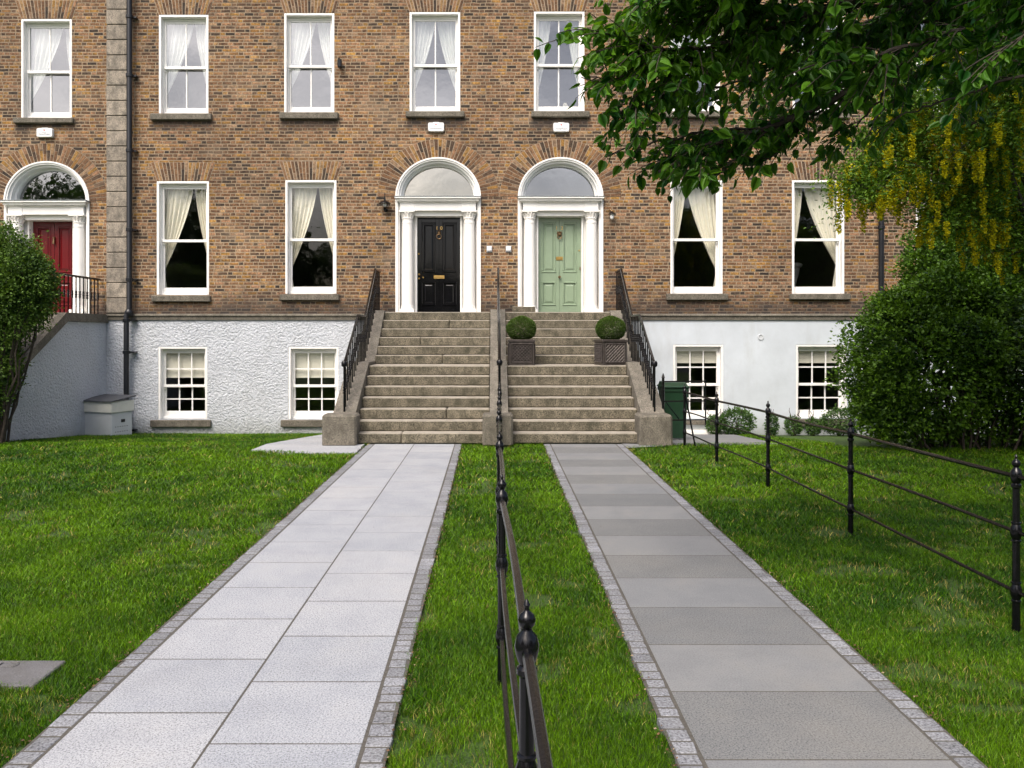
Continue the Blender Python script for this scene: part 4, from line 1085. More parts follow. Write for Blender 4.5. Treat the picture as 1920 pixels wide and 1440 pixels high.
# ------------------------------------------------------------------ planters and vegetation
def leaf_cards(cen, size, up_bias=.3, droop=0., fold=.25, asp=.55, rng=RNG, normals=None, shape='quad', hang=None):
    """returns verts,faces(4 or 3-corner) for leaves at cen (n,3)"""
    n = len(cen); size = np.broadcast_to(size, (n,))
    if hang is None:
        d = rng.normal(0, 1, (n, 3)); d[:, 2] = d[:, 2] * .6 - droop
        if normals is not None: d = d * .8 + normals * .8
    else: d = hang
    d /= np.linalg.norm(d, axis=1, keepdims=True) + 1e-9
    r = rng.normal(0, 1, (n, 3)) + (np.array([0, 0, 1.]) * up_bias); 
    if normals is not None: r = r * .8 + normals * .6
    s = np.cross(d, r); s /= np.linalg.norm(s, axis=1, keepdims=True) + 1e-9
    nn = np.cross(s, d)
    return d, s, nn, size
def mesh_leaves(cen, size, col, kind='simple', **kw):
    d, s, nn, size = leaf_cards(cen, size, **{k: v for k, v in kw.items() if k in ('up_bias', 'droop', 'rng', 'normals', 'hang')})
    L_ = size[:, None]; asp = kw.get('asp', .5)
    if kind == 'simple':      # folded rhombus: 4 verts, 2 tris
        a = cen; b = cen + d * L_ * .45 + s * L_ * asp * .5 + nn * L_ * .1; c = cen + d * L_; e = cen + d * L_ * .45 - s * L_ * asp * .5 + nn * L_ * .1
        v = np.stack([a, b, c, e], 1).reshape(-1, 3); k = np.arange(len(cen))[:, None] * 4
        f = np.concatenate([k + np.array([0, 1, 2]), k + np.array([0, 2, 3])]); c4 = np.repeat(col, 4, 0)
        return v, f, c4
    else:                     # heart shaped leaf with drawn-out tip, cupped: 11 verts
        prof = [(-.04, .20), (.08, .40), (.28, .50), (.52, .44), (.74, .25), (.88, .09)]
        cols_ = []
        mid = [0, .3, .6, 1.0]
        V = [cen]
        M0 = cen; M1 = cen + d * L_ * .30 - nn * L_ * .02; M2 = cen + d * L_ * .62 - nn * L_ * .07; TIP = cen + d * L_ * 1.06 - nn * L_ * .24
        pts = [M0, M1, M2, TIP]
        cup = kw.get('cup', .10)
        for sg in (1, -1):
            for (t, w) in prof:
                pts.append(cen + d * L_ * t + s * sg * L_ * w * asp * 1.9 * .5 + nn * L_ * (cup * w * 2 * .5 - .12 * t * t * 1.6))
        v = np.stack(pts, 1).reshape(-1, 3); n = len(cen); k = np.arange(n)[:, None] * 16
        T = []
        for o in (4, 10):
            T += [(0, o, o + 1), (0, o + 1, 1), (1, o + 1, o + 2), (1, o + 2, o + 3), (1, o + 3, 2), (2, o + 3, o + 4), (2, o + 4, o + 5), (2, o + 5, 3)]
        f = np.concatenate([k + np.array(t) for t in T])
        return v, f, np.repeat(col, 16, 0)
def green(n, dark, light, t=None, rng=RNG, jit=.2):
    if t is None: t = rng.random(n)
    t = np.clip(t, 0, 1)[:, None]
    return (np.array(dark) * (1 - t) + np.array(light) * t) * rng.uniform(1 - jit, 1 + jit, (n, 1))

# box balls in planters
def planter(x, y, z, rot, label):
    t = thing('topiary_planter', (0, 0, 0), label, 'planter', 'planters on the steps')
    m_ = MB(); a = .225; h = .46
    m_.box(-a, a, -a, a, .0, h - .04, .008)
    m_.box(-a - .018, a + .018, -a - .018, a + .018, h - .045, h, .008); m_.box(-a - .012, a + .012, -a - .012, a + .012, .0, .03, .006)
    def face(sel):   # raised lattice on each side
        b = a - .045
        def put(u0, v0, u1, v1, r=.0085):
            pts = [(u0, v0), (u1, v1)]
            out = []
            for (u, v) in pts:
                q = {0: (u, -a - .007, v), 1: (a + .007, u, v), 2: (u, a + .007, v), 3: (-a - .007, u, v)}[sel]; out.append(q)
            m_.tube(out, r, 4)
        z0, z1 = .055, h - .075
        for (p, q) in (((-b, z0), (b, z0)), ((b, z0), (b, z1)), ((b, z1), (-b, z1)), ((-b, z1), (-b, z0))): put(*p, *q, .014)
        H_ = z1 - z0; W_ = 2 * b; n = 6; st = W_ / n
        for k in range(-n, n + 1):
            for sg in (1, -1):
                # line u = u0 + (v-z0)*1 ; clip
                u0 = -b + k * st if sg == 1 else b - k * st
                pts = []
                va = 0; vb = H_
                ua, ub = u0, u0 + sg * H_
                def clip(u, v, uu, vv):
                    # clip param
                    lo, hi = 0., 1.; du = uu - u
                    for (bd, s_) in ((-b, 1), (b, -1)):
                        f0 = (u - bd) * s_; f1 = (uu - bd) * s_
                        if f0 < 0 and f1 < 0: return None
                        if f0 < 0: lo = max(lo, f0 / (f0 - f1))
                        if f1 < 0: hi = min(hi, f0 / (f0 - f1))
                    if hi - lo < .02: return None
                    return (u + du * lo, v + (vv - v) * lo, u + du * hi, v + (vv - v) * hi)
                c = clip(ua, z0, ub, z0 + H_)
                if c: put(*c, .008)
    for k in range(4): face(k)
    m_.build('pot', M['planter'], t)
    m_ = MB(); m_.box(-.2, .2, -.2, .2, h - .01, h + .004); m_.build('soil', M['soil'], t)
    n = 15000; r_ = np.random.default_rng(5)
    dd = r_.normal(0, 1, (n, 3)); dd /= np.linalg.norm(dd, axis=1, keepdims=True)
    rad = .262 * (1 - np.abs(r_.normal(0, .05, n))) * (1 + .035 * np.sin(dd[:, 0] * 5 + 1) * np.cos(dd[:, 2] * 6))
    c = dd * rad[:, None] * np.array([1, 1, .84]) + np.array([0, 0, h + .195])
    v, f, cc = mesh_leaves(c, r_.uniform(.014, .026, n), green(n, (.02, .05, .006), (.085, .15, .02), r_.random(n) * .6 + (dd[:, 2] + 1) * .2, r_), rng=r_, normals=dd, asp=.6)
    fastmesh('box_ball', v, f, 3, M['bushleaf'], t, cc)
    return t
t1 = planter(0, 0, 0, 0, 'square lattice planter with clipped box ball beside the dividing plinth'); t1.location = (.545 * 1.0 - .04, 14.83, 7 * R); 
t2 = copy_tree(t1); t2['label'] = 'square lattice planter with clipped box ball by the right railing'; t2.location = (2.12, 14.85, 7 * R); t2.rotation_euler = (0, 0, .22)

def branchy(mm, p0, p1, r0, r1, n=8, wob=.1, rnd=random, sag=0.):
    pts = []; rs_ = []
    for k in range(n + 1):
        t = k / n; p = Vector(p0).lerp(Vector(p1), t)
        w = wob * math.sin(t * PI)
        p += Vector((rnd.uniform(-w, w), rnd.uniform(-w, w), rnd.uniform(-w, w) - sag * math.sin(t * PI)))
        pts.append(p); rs_.append(r0 + (r1 - r0) * t)
    mm.tube(pts, rs_, 6); return pts

# ---- overhanging broad-leaved tree (near, right)
def lime_tree():
    t = thing('lime_tree', (5.3, 5.6, 0), 'broad leaved tree overhanging from the right, close to the camera', 'tree', None)
    rr = random.Random(4); r_ = np.random.default_rng(4)
    mm = MB(); mm.tube([(5.3, 5.6, -.1), (5.28, 5.6, 1.2), (5.2, 5.55, 2.6), (5.15, 5.5, 4.2), (5.2, 5.5, 6.5)], [.24, .19, .17, .14, .08], 12)
    mm.build('trunk', M['bark'], t, smooth=True)
    limbs = []
    def limb(px_list, r0): limbs.append(([P(*q) for q in px_list], r0))
    limb([(2200, -60, 5.5), (1960, 30, 5.2), (1700, 112, 5.0), (1580, 180, 4.95), (1440, 243, 4.85), (1330, 272, 4.8), (1235, 322, 4.75)], .034)
    limb([(2300, -160, 5.6), (1800, -60, 5.0), (1560, 12, 4.8), (1440, 55, 4.7), (1330, 92, 4.6), (1240, 92, 4.55), (1120, 62, 4.5)], .028)
    limb([(1560, 190, 4.95), (1420, 240, 5.0), (1300, 252, 4.9), (1215, 270, 4.85), (1140, 292, 4.8)], .012)
    limb([(1440, 60, 4.7), (1330, 110, 4.65), (1240, 130, 4.6), (1150, 150, 4.55), (1090, 145, 4.5)], .012)
    limb([(2300, -260, 5.6), (1750, -160, 4.8), (1500, -80, 4.6), (1350, -40, 4.5), (1200, 5, 4.5)], .026)
    limb([(1330, 95, 4.65), (1270, 170, 4.6), (1180, 205, 4.6), (1130, 215, 4.6)], .010)
    limb([(1960, 30, 5.2), (1850, 90, 5.6), (1740, 130, 5.9), (1650, 215, 6.1), (1610, 280, 6.1)], .016)
    limb([(2000, 0, 5.2), (1800, -10, 5.4), (1650, 30, 5.6), (1500, 110, 5.7), (1400, 170, 5.7)], .022)
    limb([(2100, 0, 5.4), (1900, 60, 4.8), (1780, 60, 4.5), (1650, 100, 4.3), (1540, 120, 4.3)], .022)
    limb([(1440, 243, 4.85), (1380, 300, 4.8), (1330, 340, 4.8), (1300, 350, 4.75)], .010)
    limb([(2200, 60, 5.5), (1980, 110, 5.2), (1860, 130, 5.1), (1800, 175, 5.1)], .014)
    limb([(1580, 180, 4.95), (1500, 235, 4.95), (1450, 290, 4.9), (1420, 320, 4.9)], .010)
    limb([(2300, -200, 5.5), (1900, -60, 5.3), (1750, 0, 5.2), (1650, 40, 5.2), (1560, 60, 5.1)], .016)
    limb([(2250, 20, 5.5), (2000, 120, 5.0), (1850, 160, 4.9), (1740, 200, 4.8), (1690, 215, 4.8)], .014)
    limb([(1700, 112, 5.0), (1650, 190, 5.1), (1600, 240, 5.2), (1560, 262, 5.2)], .010)
    limb([(1580, 20, 4.8), (1480, 110, 5.0), (1400, 150, 5.1), (1330, 170, 5.1), (1270, 180, 5.1)], .012)
    limb([(2200, -60, 5.5), (1980, 60, 5.8), (1880, 100, 6.2), (1800, 150, 6.4)], .014)
    limb([(1500, -60, 4.6), (1400, 0, 4.7), (1300, 30, 4.7), (1220, 50, 4.7)], .010)
    limb([(1330, 272, 4.8), (1260, 290, 4.85), (1210, 320, 4.9)], .008)
    limb([(1800, -60, 5.0), (1700, 20, 5.4), (1600, 90, 5.6), (1500, 190, 5.7), (1440, 230, 5.7)], .014)
    for k in range(9):        # upper canopy above the picture
        y = rr.uniform(-500, -150); d = rr.uniform(3.6, 6.6)
        limb([(2300, y, 5.5), (1900, y + rr.uniform(-60, 60), (5.5 + d) / 2), (1650, y + rr.uniform(-40, 80), d), (1300 + rr.uniform(-100, 150), y + rr.uniform(0, 120), d)], .022)
    limb([(2200, -120, 5.3), (1900, -30, 5.0), (1700, 10, 4.9), (1480, 10, 4.8), (1380, 20, 4.8), (1280, 5, 4.75)], .016)
    limb([(2200, -160, 5.2), (1850, 20, 5.3), (1640, 60, 5.3), (1460, 60, 5.2), (1380, 75, 5.2)], .016)
    for k in range(12):       # deeper foliage at the top right
        d = rr.uniform(5.8, 8.6); yb = rr.uniform(-180, 10); limb([(2350, -60, 5.5), (2200, yb - 40, d * .9), (1980, yb, d), (1740 + rr.uniform(-60, 80), yb + rr.uniform(-10, 40), d)], .018)
    for k in range(5):        # canopy to the right of the picture
        d = rr.uniform(3.8, 6.8); limb([(2350, -60, 5.5), (2200, rr.uniform(-200, 100), d), (2050, rr.uniform(-120, 130), d), (1900, rr.uniform(-100, 90), d)], .02)
    br = MB(); LC = []; HD = []
    xs_env = [1020, 1060, 1090, 1110, 1150, 1200, 1280, 1340, 1420, 1500, 1560, 1600, 1660, 1700, 1800, 2000, 3000]
    zs_env = [150, 160, 235, 290, 312, 345, 368, 362, 340, 300, 280, 310, 290, 205, 165, 150, 160]
    def env_ok(p):
        px = VX + p.x * F / 4.85; return (EYE + (HY - np.interp(px, xs_env, zs_env)) / F * 4.85 + .0) < p.z
    for pts, r0 in limbs:
        # smooth resample
        n = len(pts); dense = []
        for i in range(n - 1):
            for k in range(6): dense.append(pts[i].lerp(pts[i + 1], k / 6) + Vector((rr.uniform(-.012, .012), rr.uniform(-.02, .02), rr.uniform(-.012, .012))))
        dense.append(pts[-1]); m_ = len(dense)
        br.tube(dense, [r0 * (1 - .8 * i / m_) for i in range(m_)], 6)
        length = sum((dense[i + 1] - dense[i]).length for i in range(m_ - 1))
        ntw = int(length / .040)
        for k in range(ntw):
            s_ = rr.uniform(.08, 1) ** .9 * (m_ - 1); i = min(int(s_), m_ - 2); p = dense[i].lerp(dense[i + 1], s_ - i)
            along = (dense[i + 1] - dense[i]).normalized()
            side = Vector((rr.gauss(0, 1), rr.gauss(0, 1.3), rr.gauss(-.1, .6))).normalized()
            dr = (along * .8 + side * .9 + Vector((-.25, 0, -.12))).normalized()
            ln = rr.uniform(.16, .42); tw = []
            for q in range(6):
                u = q / 5; tw.append(p + dr * ln * u + Vector((0, 0, -.22 * ln * u * u)))
            ok = [env_ok(v) for v in tw]
            if not all(ok): continue
            br.tube(tw, [.0042 - .0028 * q / len(tw) for q in range(len(tw))], 4, cap=False)
            nl = int(ln / .034)
            for q in range(nl):
                u = (q + .6) / nl * (len(tw) - 1); i2 = min(int(u), len(tw) - 2); lp = tw[i2].lerp(tw[i2 + 1], u - i2)
                if not env_ok(lp): continue
                sd = dr.cross(Vector((0, 0, 1))); sd = sd.normalized() * (1 if q % 2 else -1)
                hd = (sd * .85 + dr * .5 + Vector((rr.gauss(0, .45), rr.gauss(0, .45), -.75 + rr.gauss(0, .5)))).normalized()
                LC.append(lp + hd * .015); HD.append(hd)
    br.build('branches', M['bark'], t, smooth=True)
    LC = np.array([tuple(v) for v in LC]); HD = np.array([tuple(v) for v in HD]); n = len(LC)
    size = r_.uniform(.046, .090, n)
    tt = np.clip(r_.normal(.32, .22, n) + np.clip((2.1 - LC[:, 0]) * .28, 0, .35) * (LC[:, 2] > 3.1), 0, 1)
    col = green(n, (.011, .066, .006), (.115, .27, .012), tt, r_, .25)
    v, f, cc = mesh_leaves(LC, size, col, kind='heart', hang=HD, rng=r_, asp=.72, up_bias=1.2)
    fastmesh('crown', v, f, 3, M['leaf'], t, cc, smooth=False)
    print('lime leaves', n)
lime_tree()

def which_(w): return w.astype(float)
def blob_foliage(ells, n, size, dark, light, rs, shell_=.22, asp=.55, hole=.0, nscale=3.0):
    """leaves in a union of ellipsoids (cx,cy,cz,rx,ry,rz), denser near the surface, clumped"""
    r_ = np.random.default_rng(rs); vols = np.array([e[3] * e[4] * e[5] for e in ells]) ** .67; pr_ = vols / vols.sum()
    C = []; Nn = []; T = []
    E = np.array(ells)
    need = n
    which = r_.choice(len(ells), size=n * 3, p=pr_)
    d = r_.normal(0, 1, (n * 3, 3)); d /= np.linalg.norm(d, axis=1, keepdims=True)
    az = np.arctan2(d[:, 1], d[:, 0]); el = np.arcsin(d[:, 2])
    ln1 = vnoise(az * 1.6 + which_(which) * 7.1, el * 1.9, 2.2, rs + 7); ln2 = vnoise(az * 1.6 + 3, el * 1.9, 5.5, rs + 8)
    lump = .80 + .28 * ln1 + .22 * ln2
    rad = (1 - np.abs(r_.normal(0, shell_, n * 3))) * lump
    rad += (r_.random(n * 3) < .10) * (vnoise(az * 2, el * 2, 16, rs + 5) > .62) * r_.uniform(0, .22, n * 3)
    rad = np.clip(rad, .05, 1.3)
    e = E[which]; c = e[:, :3] + d * rad[:, None] * e[:, 3:]
    # reject deep inside other ellipsoids
    keep = np.ones(len(c), bool)
    for q in E:
        k = np.sqrt((((c - q[:3]) / q[3:]) ** 2).sum(1)); keep &= ~(k < .70)
    if hole > 0:
        nz = vnoise(c[:, 0] + c[:, 1] * .37, c[:, 2] + c[:, 1] * .53, nscale, rs + 3); keep &= (nz > hole)
    c = c[keep][:n]; dn = d[keep][:n]; rd = rad[keep][:n]
    m_ = len(c)
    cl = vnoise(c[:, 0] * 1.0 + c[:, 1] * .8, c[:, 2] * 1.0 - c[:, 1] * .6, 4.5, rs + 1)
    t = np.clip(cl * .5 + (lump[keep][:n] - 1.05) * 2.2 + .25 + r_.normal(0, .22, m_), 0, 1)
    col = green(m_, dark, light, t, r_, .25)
    return c, dn, col, r_, size
def bush(name, label, cat, ells, n, size, dark, light, rs, group=None, stems=None, hole=0., asp=.5, shell_=.2, core=0, core_lift=0.):
    x = np.mean([e[0] for e in ells]); y = np.mean([e[1] for e in ells])
    t = thing(name, (x, y, float(gz(x, y))), label, cat, group)
    c, dn, col, r_, size = blob_foliage(ells, n, size, dark, light, rs, shell_=shell_, hole=hole)
    k = c[:, 2] > gz(c[:, 0], c[:, 1]) + .01; c = c[k]; dn = dn[k]; col = col[k]
    v, f, cc = mesh_leaves(c, r_.uniform(size * .7, size * 1.3, len(c)), col, rng=r_, normals=dn, asp=asp)
    if core:
        E = np.array(ells); ni = core; w = r_.integers(0, len(ells), ni); d2 = r_.normal(0, 1, (ni, 3)); d2 /= np.linalg.norm(d2, axis=1, keepdims=True)
        c2 = E[w, :3] + d2 * r_.uniform(.40, .76, (ni, 1)) * E[w, 3:]; c2 = c2[c2[:, 2] > gz(c2[:, 0], c2[:, 1]) + .05 + core_lift]
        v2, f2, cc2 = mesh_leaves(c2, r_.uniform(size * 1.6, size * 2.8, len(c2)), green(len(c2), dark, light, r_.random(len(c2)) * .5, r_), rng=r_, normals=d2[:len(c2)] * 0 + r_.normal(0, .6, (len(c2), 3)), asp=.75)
        f = np.concatenate([f, f2 + len(v)]); v = np.concatenate([v, v2]); cc = np.concatenate([cc, cc2])
    fastmesh('foliage', v, f, 3, M['bushleaf'], t, cc)
    mm = MB(); rr = random.Random(rs)
    for e in ells:
        for q in range(stems or 5):
            a = rr.uniform(0, 6.28); zt = e[2] + e[5] * .5 * rr.uniform(-.5, 1)
            bx_, by_ = x + (e[0] - x) * .6, y + (e[1] - y) * .6
            branchy(mm, (bx_ + rr.uniform(-.15, .15) * e[3], by_ + rr.uniform(-.1, .1), float(gz(bx_, by_)) - .05), (e[0] + math.cos(a) * e[3] * .75, e[1] + math.sin(a) * e[4] * .75, max(.2, zt)), .014 * (1 + e[5]), .004, 8, .08, rr)
    mm.build('stems', M['bark'], t, smooth=True)
    return t
# big rounded shrub at right
_r = random.Random(77); LOB = [(6.0, 12.5, 1.35, .42, .45, .5), (6.0, 12.5, .8, .4, .45, .5), (6.3, 12.6, 1.95, .4, .4, .35)]
for (cx_, cy_, cz_, rx_, ry_, rz_) in [(6.55, 12.7, 1.25, 1.1, 1.05, 1.15), (7.5, 12.9, 1.35, 1.25, 1.15, 1.45), (6.95, 13.1, 1.9, .9, .85, .72), (7.9, 13.1, 2.4, 1.1, .95, 1.05)]:
    for k in range(9):
        a = _r.uniform(-2.9, .2); b = _r.uniform(-.5, 1.2); q = _r.uniform(.30, .52)
        LOB.append((cx_ + rx_ * .82 * math.cos(a) * math.cos(b), cy_ + ry_ * .82 * math.sin(a) * math.cos(b), cz_ + rz_ * .82 * math.sin(b), q, q, q * .85))
bush('large_shrub', 'big rounded dark green shrub under the laburnum', 'shrub',
     LOB + [(7.5, 13.4, 2.9, .8, .7, .7), (8.3, 13.4, 3.6, .85, .7, .9), (6.5, 12.7, 1.2, 1.08, 1.0, 1.12), (7.5, 13.0, 1.35, 1.2, 1.1, 1.4), (6.95, 13.2, 1.9, .85, .8, .68), (7.8, 13.2, 2.45, 1.1, .9, 1.05), (8.9, 12.6, 1.4, 1.5, 1.3, 1.6), (8.9, 13.3, 3.0, 1.2, .9, 1.2), (6.0, 12.4, .7, .5, .55, .55)],
     115000, .056, (.008, .036, .005), (.105, .215, .010), 21, shell_=.12, stems=1, asp=.62, core=26000)
bush('bay_shrub', 'open leggy shrub with bare stems at the right edge of the lawn', 'shrub',
     [(8.6, 11.6, .9, .9, .8, 1.0), (8.2, 11.9, 1.7, .9, .8, .8)], 9000, .06, (.02, .055, .02), (.07, .12, .035), 22, shell_=.3, hole=.38, stems=14)
# left shrub
bush('evergreen_shrub', 'tall loose evergreen shrub in front of the red door steps', 'shrub',
     [(-8.1, 13.2, 2.5, .95, .8, .98), (-8.75, 13.3, 1.5, .95, .9, 1.45), (-7.6, 13.2, 2.5, .52, .6, .6), (-8.2, 13.2, 1.15, .50, .6, .85), (-8.3, 13.2, 3.0, .5, .5, .55), (-9.3, 13.3, 2.2, 1., .9, 1.5)],
     75000, .046, (.02, .058, .010), (.12, .21, .03), 23, shell_=.16, stems=8, hole=.06, asp=.6, core=14000)
for i, (px_, py_, D, rw, rh, lab) in enumerate([(1381, 792, 16.9, .36, .27, 'rounded dwarf shrub by the white wall, largest of the small ones'), (1340, 797, 17.0, .16, .20, 'small dark plant between the low window and the larger dwarf shrub'),
        (1447, 797, 17.0, .10, .22, 'narrow upright plant behind the third fence post'), (1488, 797, 17.0, .15, .18, 'sprawling low plant below the left corner of the right basement window'),
        (1525, 797, 17.0, .13, .17, 'dark low plant below the middle of the right basement window'), (1580, 792, 16.8, .42, .28, 'leafy plant next to the big rounded shrub')]):
    x = (px_ - VX) / F * D; z = float(gz(x, D))
    bush('small_plant', lab, 'plant', [(x, D, z + rh * .95, rw, .2, rh)], 900 if rw < .2 else 2600, .05, (.02, .06, .015), (.08, .16, .03), 40 + i, 'plants along the basement wall', 4, shell_=.4)

# ---- laburnum
def laburnum():
    t = thing('laburnum_tree', (7.3, 10.4, 0), 'laburnum tree with hanging yellow flower clusters', 'tree')
    rr = random.Random(9); r_ = np.random.default_rng(9)
    mm = MB()
    mm.tube([(7.3, 10.4, -.1), (7.2, 10.4, 1.0), (7.0, 10.3, 1.9), (6.7, 10.2, 2.7)], [.11, .09, .075, .06], 10)
    mm.build('trunk', M['bark'], t, smooth=True)
    br = MB()
    def Q(px, py, d=10.0): return P(px, py, d)
    segs = [[(7.0, 10.3, 1.9), Q(1850, 420, 10.2), Q(1780, 330, 10.1), Q(1700, 270), Q(1640, 250)],
            [(7.0, 10.3, 1.9), Q(1900, 420, 10.3), Q(1870, 330, 10.3), Q(1850, 220, 10.2), Q(1820, 130, 10.1), Q(1780, 60)],
            [(6.7, 10.2, 2.7), Q(1800, 390, 10.0), Q(1720, 350, 9.8), Q(1640, 345, 9.7), Q(1590, 350, 9.7)],
            [(7.1, 10.3, 2.2), Q(1950, 380, 10.2), Q(1960, 260, 10.2), Q(1930, 150, 10.1)],
            [(6.9, 10.3, 2.5), Q(1900, 330, 9.4), Q(1880, 250, 9.2), Q(1800, 220, 9.1)],
            [(6.9, 10.3, 2.5), Q(1760, 300, 10.8), Q(1700, 200, 11.0), Q(1690, 130, 11.0)],
            [Q(1780, 330, 10.1), Q(1800, 390, 9.7), Q(1790, 430, 9.6)], [(6.9, 10.3, 2.5), Q(1900, 250, 9.6), Q(1900, 160, 9.2), Q(1860, 110, 9.0)], [Q(1850, 220, 10.2), Q(1760, 190, 9.8), Q(1690, 200, 9.6)], [Q(1900, 420, 10.3), Q(1950, 440, 9.8), Q(1920, 470, 9.6)],
            [Q(1700, 270), Q(1660, 300, 9.8), Q(1620, 330, 9.8)]]
    tips = []
    for sg in segs:
        sg = [Vector(v) for v in sg]; dn = []
        for i in range(len(sg) - 1):
            for k in range(5): dn.append(sg[i].lerp(sg[i + 1], k / 5) + Vector([rr.uniform(-.03, .03) for _ in range(3)]))
        dn.append(sg[-1]); m_ = len(dn); br.tube(dn, [.035 * (1 - .8 * i / m_) for i in range(m_)], 6)
        for k in range(m_ * 3):
            s_ = rr.uniform(.12, 1) * (m_ - 1); i = min(int(s_), m_ - 2); p = dn[i].lerp(dn[i + 1], s_ - i)
            d = Vector((rr.gauss(0, 1), rr.gauss(0, 1), rr.gauss(.1, .7))).normalized(); ln = rr.uniform(.2, .6)
            q = p + d * ln; br.tube([p, p.lerp(q, .5) + Vector((0, 0, .03)), q], [.008, .005, .003], 4, cap=False); tips.append((p, q))
    br.build('branches', M['bark'], t, smooth=True)
    C = []
    for (p, q) in tips:
        for k in range(135):
            u = rr.uniform(.1, 1.15); C.append(tuple(p.lerp(q, u) + Vector((rr.gauss(0, .12), rr.gauss(0, .12), rr.gauss(0, .09)))))
    C = np.array(C); n = len(C)
    v, f, cc = mesh_leaves(C, r_.uniform(.035, .065, n), green(n, (.03, .095, .008), (.15, .27, .018), None, r_), rng=r_, asp=.42, up_bias=1.0, droop=.2)
    fastmesh('crown', v, f, 3, M['bushleaf'], t, cc)
    # racemes
    V = []; Fc = []; Cc = []; base = 0; k = 0
    rr.shuffle(tips)
    zz = 0
    for (p, q) in tips:
        for w in range(rr.choice((0, 1, 1, 2))):
            s_ = p.lerp(q, rr.uniform(.4, 1)) + Vector((rr.gauss(0, .05), rr.gauss(0, .05), 0)); ln = rr.uniform(.16, .36); nf = int(ln * 620)
            if s_.z - ln < 2.35: continue
            u = r_.random(nf); a = r_.uniform(0, 6.28, nf); rad = .034 * (1 - .6 * u ** 1.5) * r_.uniform(.6, 1, nf)
            c = np.stack([s_.x + np.cos(a) * rad, s_.y + np.sin(a) * rad, s_.z - u * ln], 1)
            col = green(nf, (.36, .35, .008), (.74, .69, .02), None, r_)
            vv, ff, c3 = mesh_leaves(c, r_.uniform(.020, .032, nf), col, rng=r_, asp=.9)
            V.append(vv); Fc.append(ff + base); Cc.append(c3); base += len(vv)
    fastmesh('blossom', np.concatenate(V), np.concatenate(Fc), 3, M['flower'], t, np.concatenate(Cc))
laburnum()

# ---- street trees behind the camera (seen in the window reflections)
def street_tree(label):
    t = thing('street_tree', (0, 0, 0), label, 'tree', 'street trees across the road')
    mm = MB(); mm.tube([(0, 0, -.1), (.05, 0, 2), (0, .05, 4.5), (0, 0, 6)], [.25, .2, .15, .08], 10); mm.build('trunk', M['bark'], t, smooth=True)
    c, dn, col, r_, s_ = blob_foliage([(0, 0, 5.4, 2.9, 2.6, 3.2), (1.2, .3, 4.2, 2.2, 2., 2.2), (-1.4, -.2, 4.6, 2.2, 2., 2.4)], 9000, .3, (.02, .05, .01), (.06, .12, .02), 61, shell_=.3, hole=.25, nscale=1.2)
    v, f, cc = mesh_leaves(c, r_.uniform(.18, .34, len(c)), col, rng=r_, asp=.7)
    fastmesh('crown', v, f, 3, M['bushleaf'], t, cc); return t
spots = [(-27, -16, 1.35), (-20.5, -14.5, 1.15), (-15, -13.5, 1.28), (-9.5, -15, .86), (-4, -17, .72), (2.5, -16, .78), (8.5, -15, .95), (14, -14, 1.2), (20, -15, 1.3), (27, -16, 1.4)]
st0 = None
for i, (x, y, s) in enumerate(spots):
    lab = 'leafy street tree across the road behind the viewer, seen only in the window reflections'
    if st0 is None: st0 = street_tree(lab); o = st0
    else: o = copy_tree(st0); 
    o.location = (x, y, 0); o.scale = (s, s, s); o.rotation_euler = (0, 0, i * 1.7)

# objects inside rooms
t = thing('table_lamp', (fx(1066), FY + .9, 6.1), 'pale cone shaded lamp inside the upper window over the green door', 'lamp')
x, y = fx(1066), FY + .8
mm = MB(); mm.lathe(x, y, [(.13, 6.62), (.035, 6.86)], 16); mm.build('lamp_shade', M['curtain_cream'], t, smooth=True)
mm = MB(); mm.lathe(x, y, [(.09, 6.12), (.03, 6.2), (.05, 6.35), (.015, 6.62)], 12); mm.build('lamp_base', M['oldbrass'], t, smooth=True)
t = thing('console_table', (fx(1535), FY + 1.1, 2.12), 'white pedestal console table inside the right ground floor window', 'table')
x, y = fx(1545), FY + 2.0
mm = MB(); mm.lathe(x, y, [(.26, 3.32), (.28, 3.36), (.28, 3.39), (.25, 3.41)], 20); mm.build('table_top', M['greyboard'], t, smooth=True)
mm = MB(); mm.lathe(x + .03, y, [(.26, 2.12), (.22, 2.4), (.14, 2.7), (.10, 2.9), (.17, 3.15), (.20, 3.32)], 16); mm.build('pedestal', M['greyboard'], t, smooth=True)

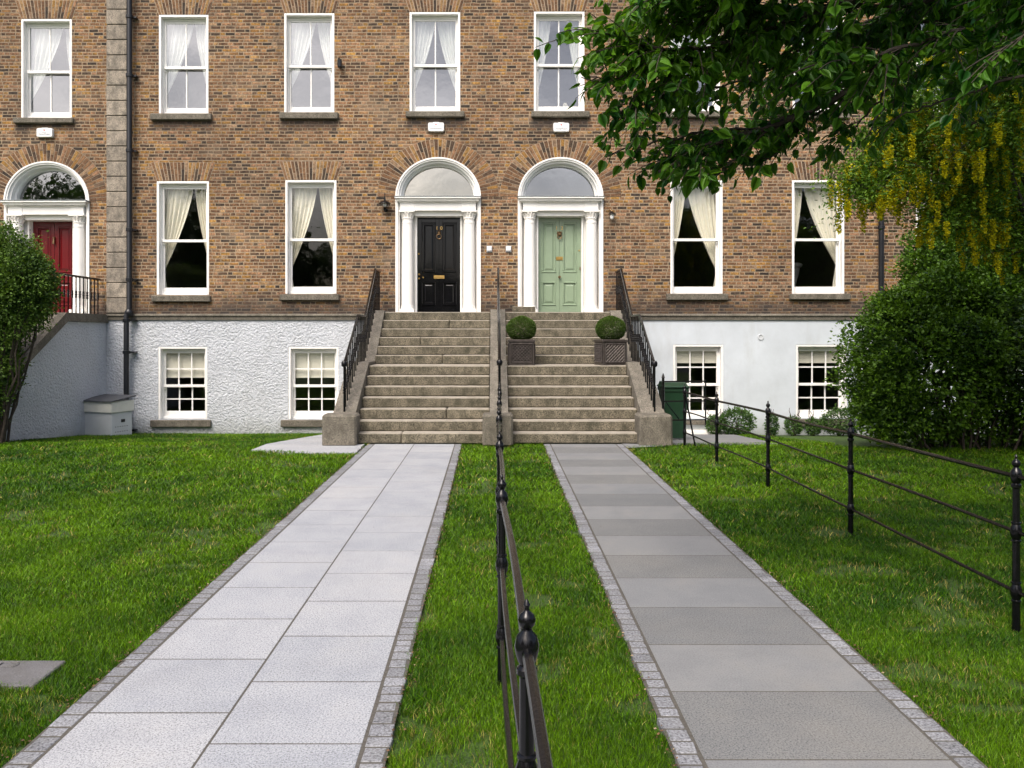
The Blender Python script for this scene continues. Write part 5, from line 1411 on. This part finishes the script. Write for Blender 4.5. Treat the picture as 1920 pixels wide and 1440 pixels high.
# ------------------------------------------------------------------ light
world = bpy.data.worlds.new('World'); sc.world = world; world.use_nodes = True
nt = world.node_tree; bg = nt.nodes['Background']
sky = nt.nodes.new('ShaderNodeTexSky'); sky.sky_type = 'NISHITA'; sky.sun_disc = False
EL, AZ = math.radians(52), math.radians(205)      # sun high, behind the camera and to its left
sky.sun_elevation = EL; sky.sun_rotation = AZ
sky.air_density = .85; sky.dust_density = 7.0; sky.ozone_density = 1.0; sky.altitude = 0
tc = nt.nodes.new('ShaderNodeTexCoord'); mpn = nt.nodes.new('ShaderNodeMapping'); nt.links.new(tc.outputs['Generated'], mpn.inputs[0]); mpn.inputs['Scale'].default_value = (1, 1, 2.2)
cn = nt.nodes.new('ShaderNodeTexNoise'); cn.noise_dimensions = '4D'; cn.inputs['W'].default_value = 1.0; cn.inputs['Scale'].default_value = 3.2; cn.inputs['Detail'].default_value = 7; cn.inputs['Roughness'].default_value = .55
nt.links.new(mpn.outputs[0], cn.inputs['Vector'])
crm = nt.nodes.new('ShaderNodeValToRGB'); nt.links.new(cn.outputs['Fac'], crm.inputs[0])
crm.color_ramp.elements[0].position = .36; crm.color_ramp.elements[0].color = (.20, .215, .235, 1); crm.color_ramp.elements[1].position = .66; crm.color_ramp.elements[1].color = (.60, .60, .595, 1)
cm = nt.nodes.new('ShaderNodeMix'); cm.data_type = 'RGBA'; cm.blend_type = 'MULTIPLY'; cm.inputs[0].default_value = 1
nt.links.new(sky.outputs[0], cm.inputs[6]); nt.links.new(crm.outputs[0], cm.inputs[7])
sc4 = nt.nodes.new('ShaderNodeVectorMath'); sc4.operation = 'SCALE'; nt.links.new(cm.outputs[2], sc4.inputs[0]); sc4.inputs['Scale'].default_value = 2.9
nt.links.new(sc4.outputs[0], bg.inputs[0]); bg.inputs[1].default_value = .14
sun = bpy.data.lights.new('sun', 'SUN'); so_ = bpy.data.objects.new('sun', sun); COL.objects.link(so_)
sun.energy = 1.35; sun.angle = math.radians(24); sun.color = (1., .955, .89)
dirv = Vector((math.sin(AZ) * math.cos(EL), math.cos(AZ) * math.cos(EL), math.sin(EL)))   # towards the sun
so_.rotation_euler = (-dirv).to_track_quat('-Z', 'Y').to_euler()
so_.location = (0, 0, 20)
sc.view_settings.view_transform = 'Standard'; sc.view_settings.look = 'None'; sc.view_settings.exposure = 0.5; sc.view_settings.gamma = 1
sc.cycles.max_bounces = 6; sc.cycles.transparent_max_bounces = 8
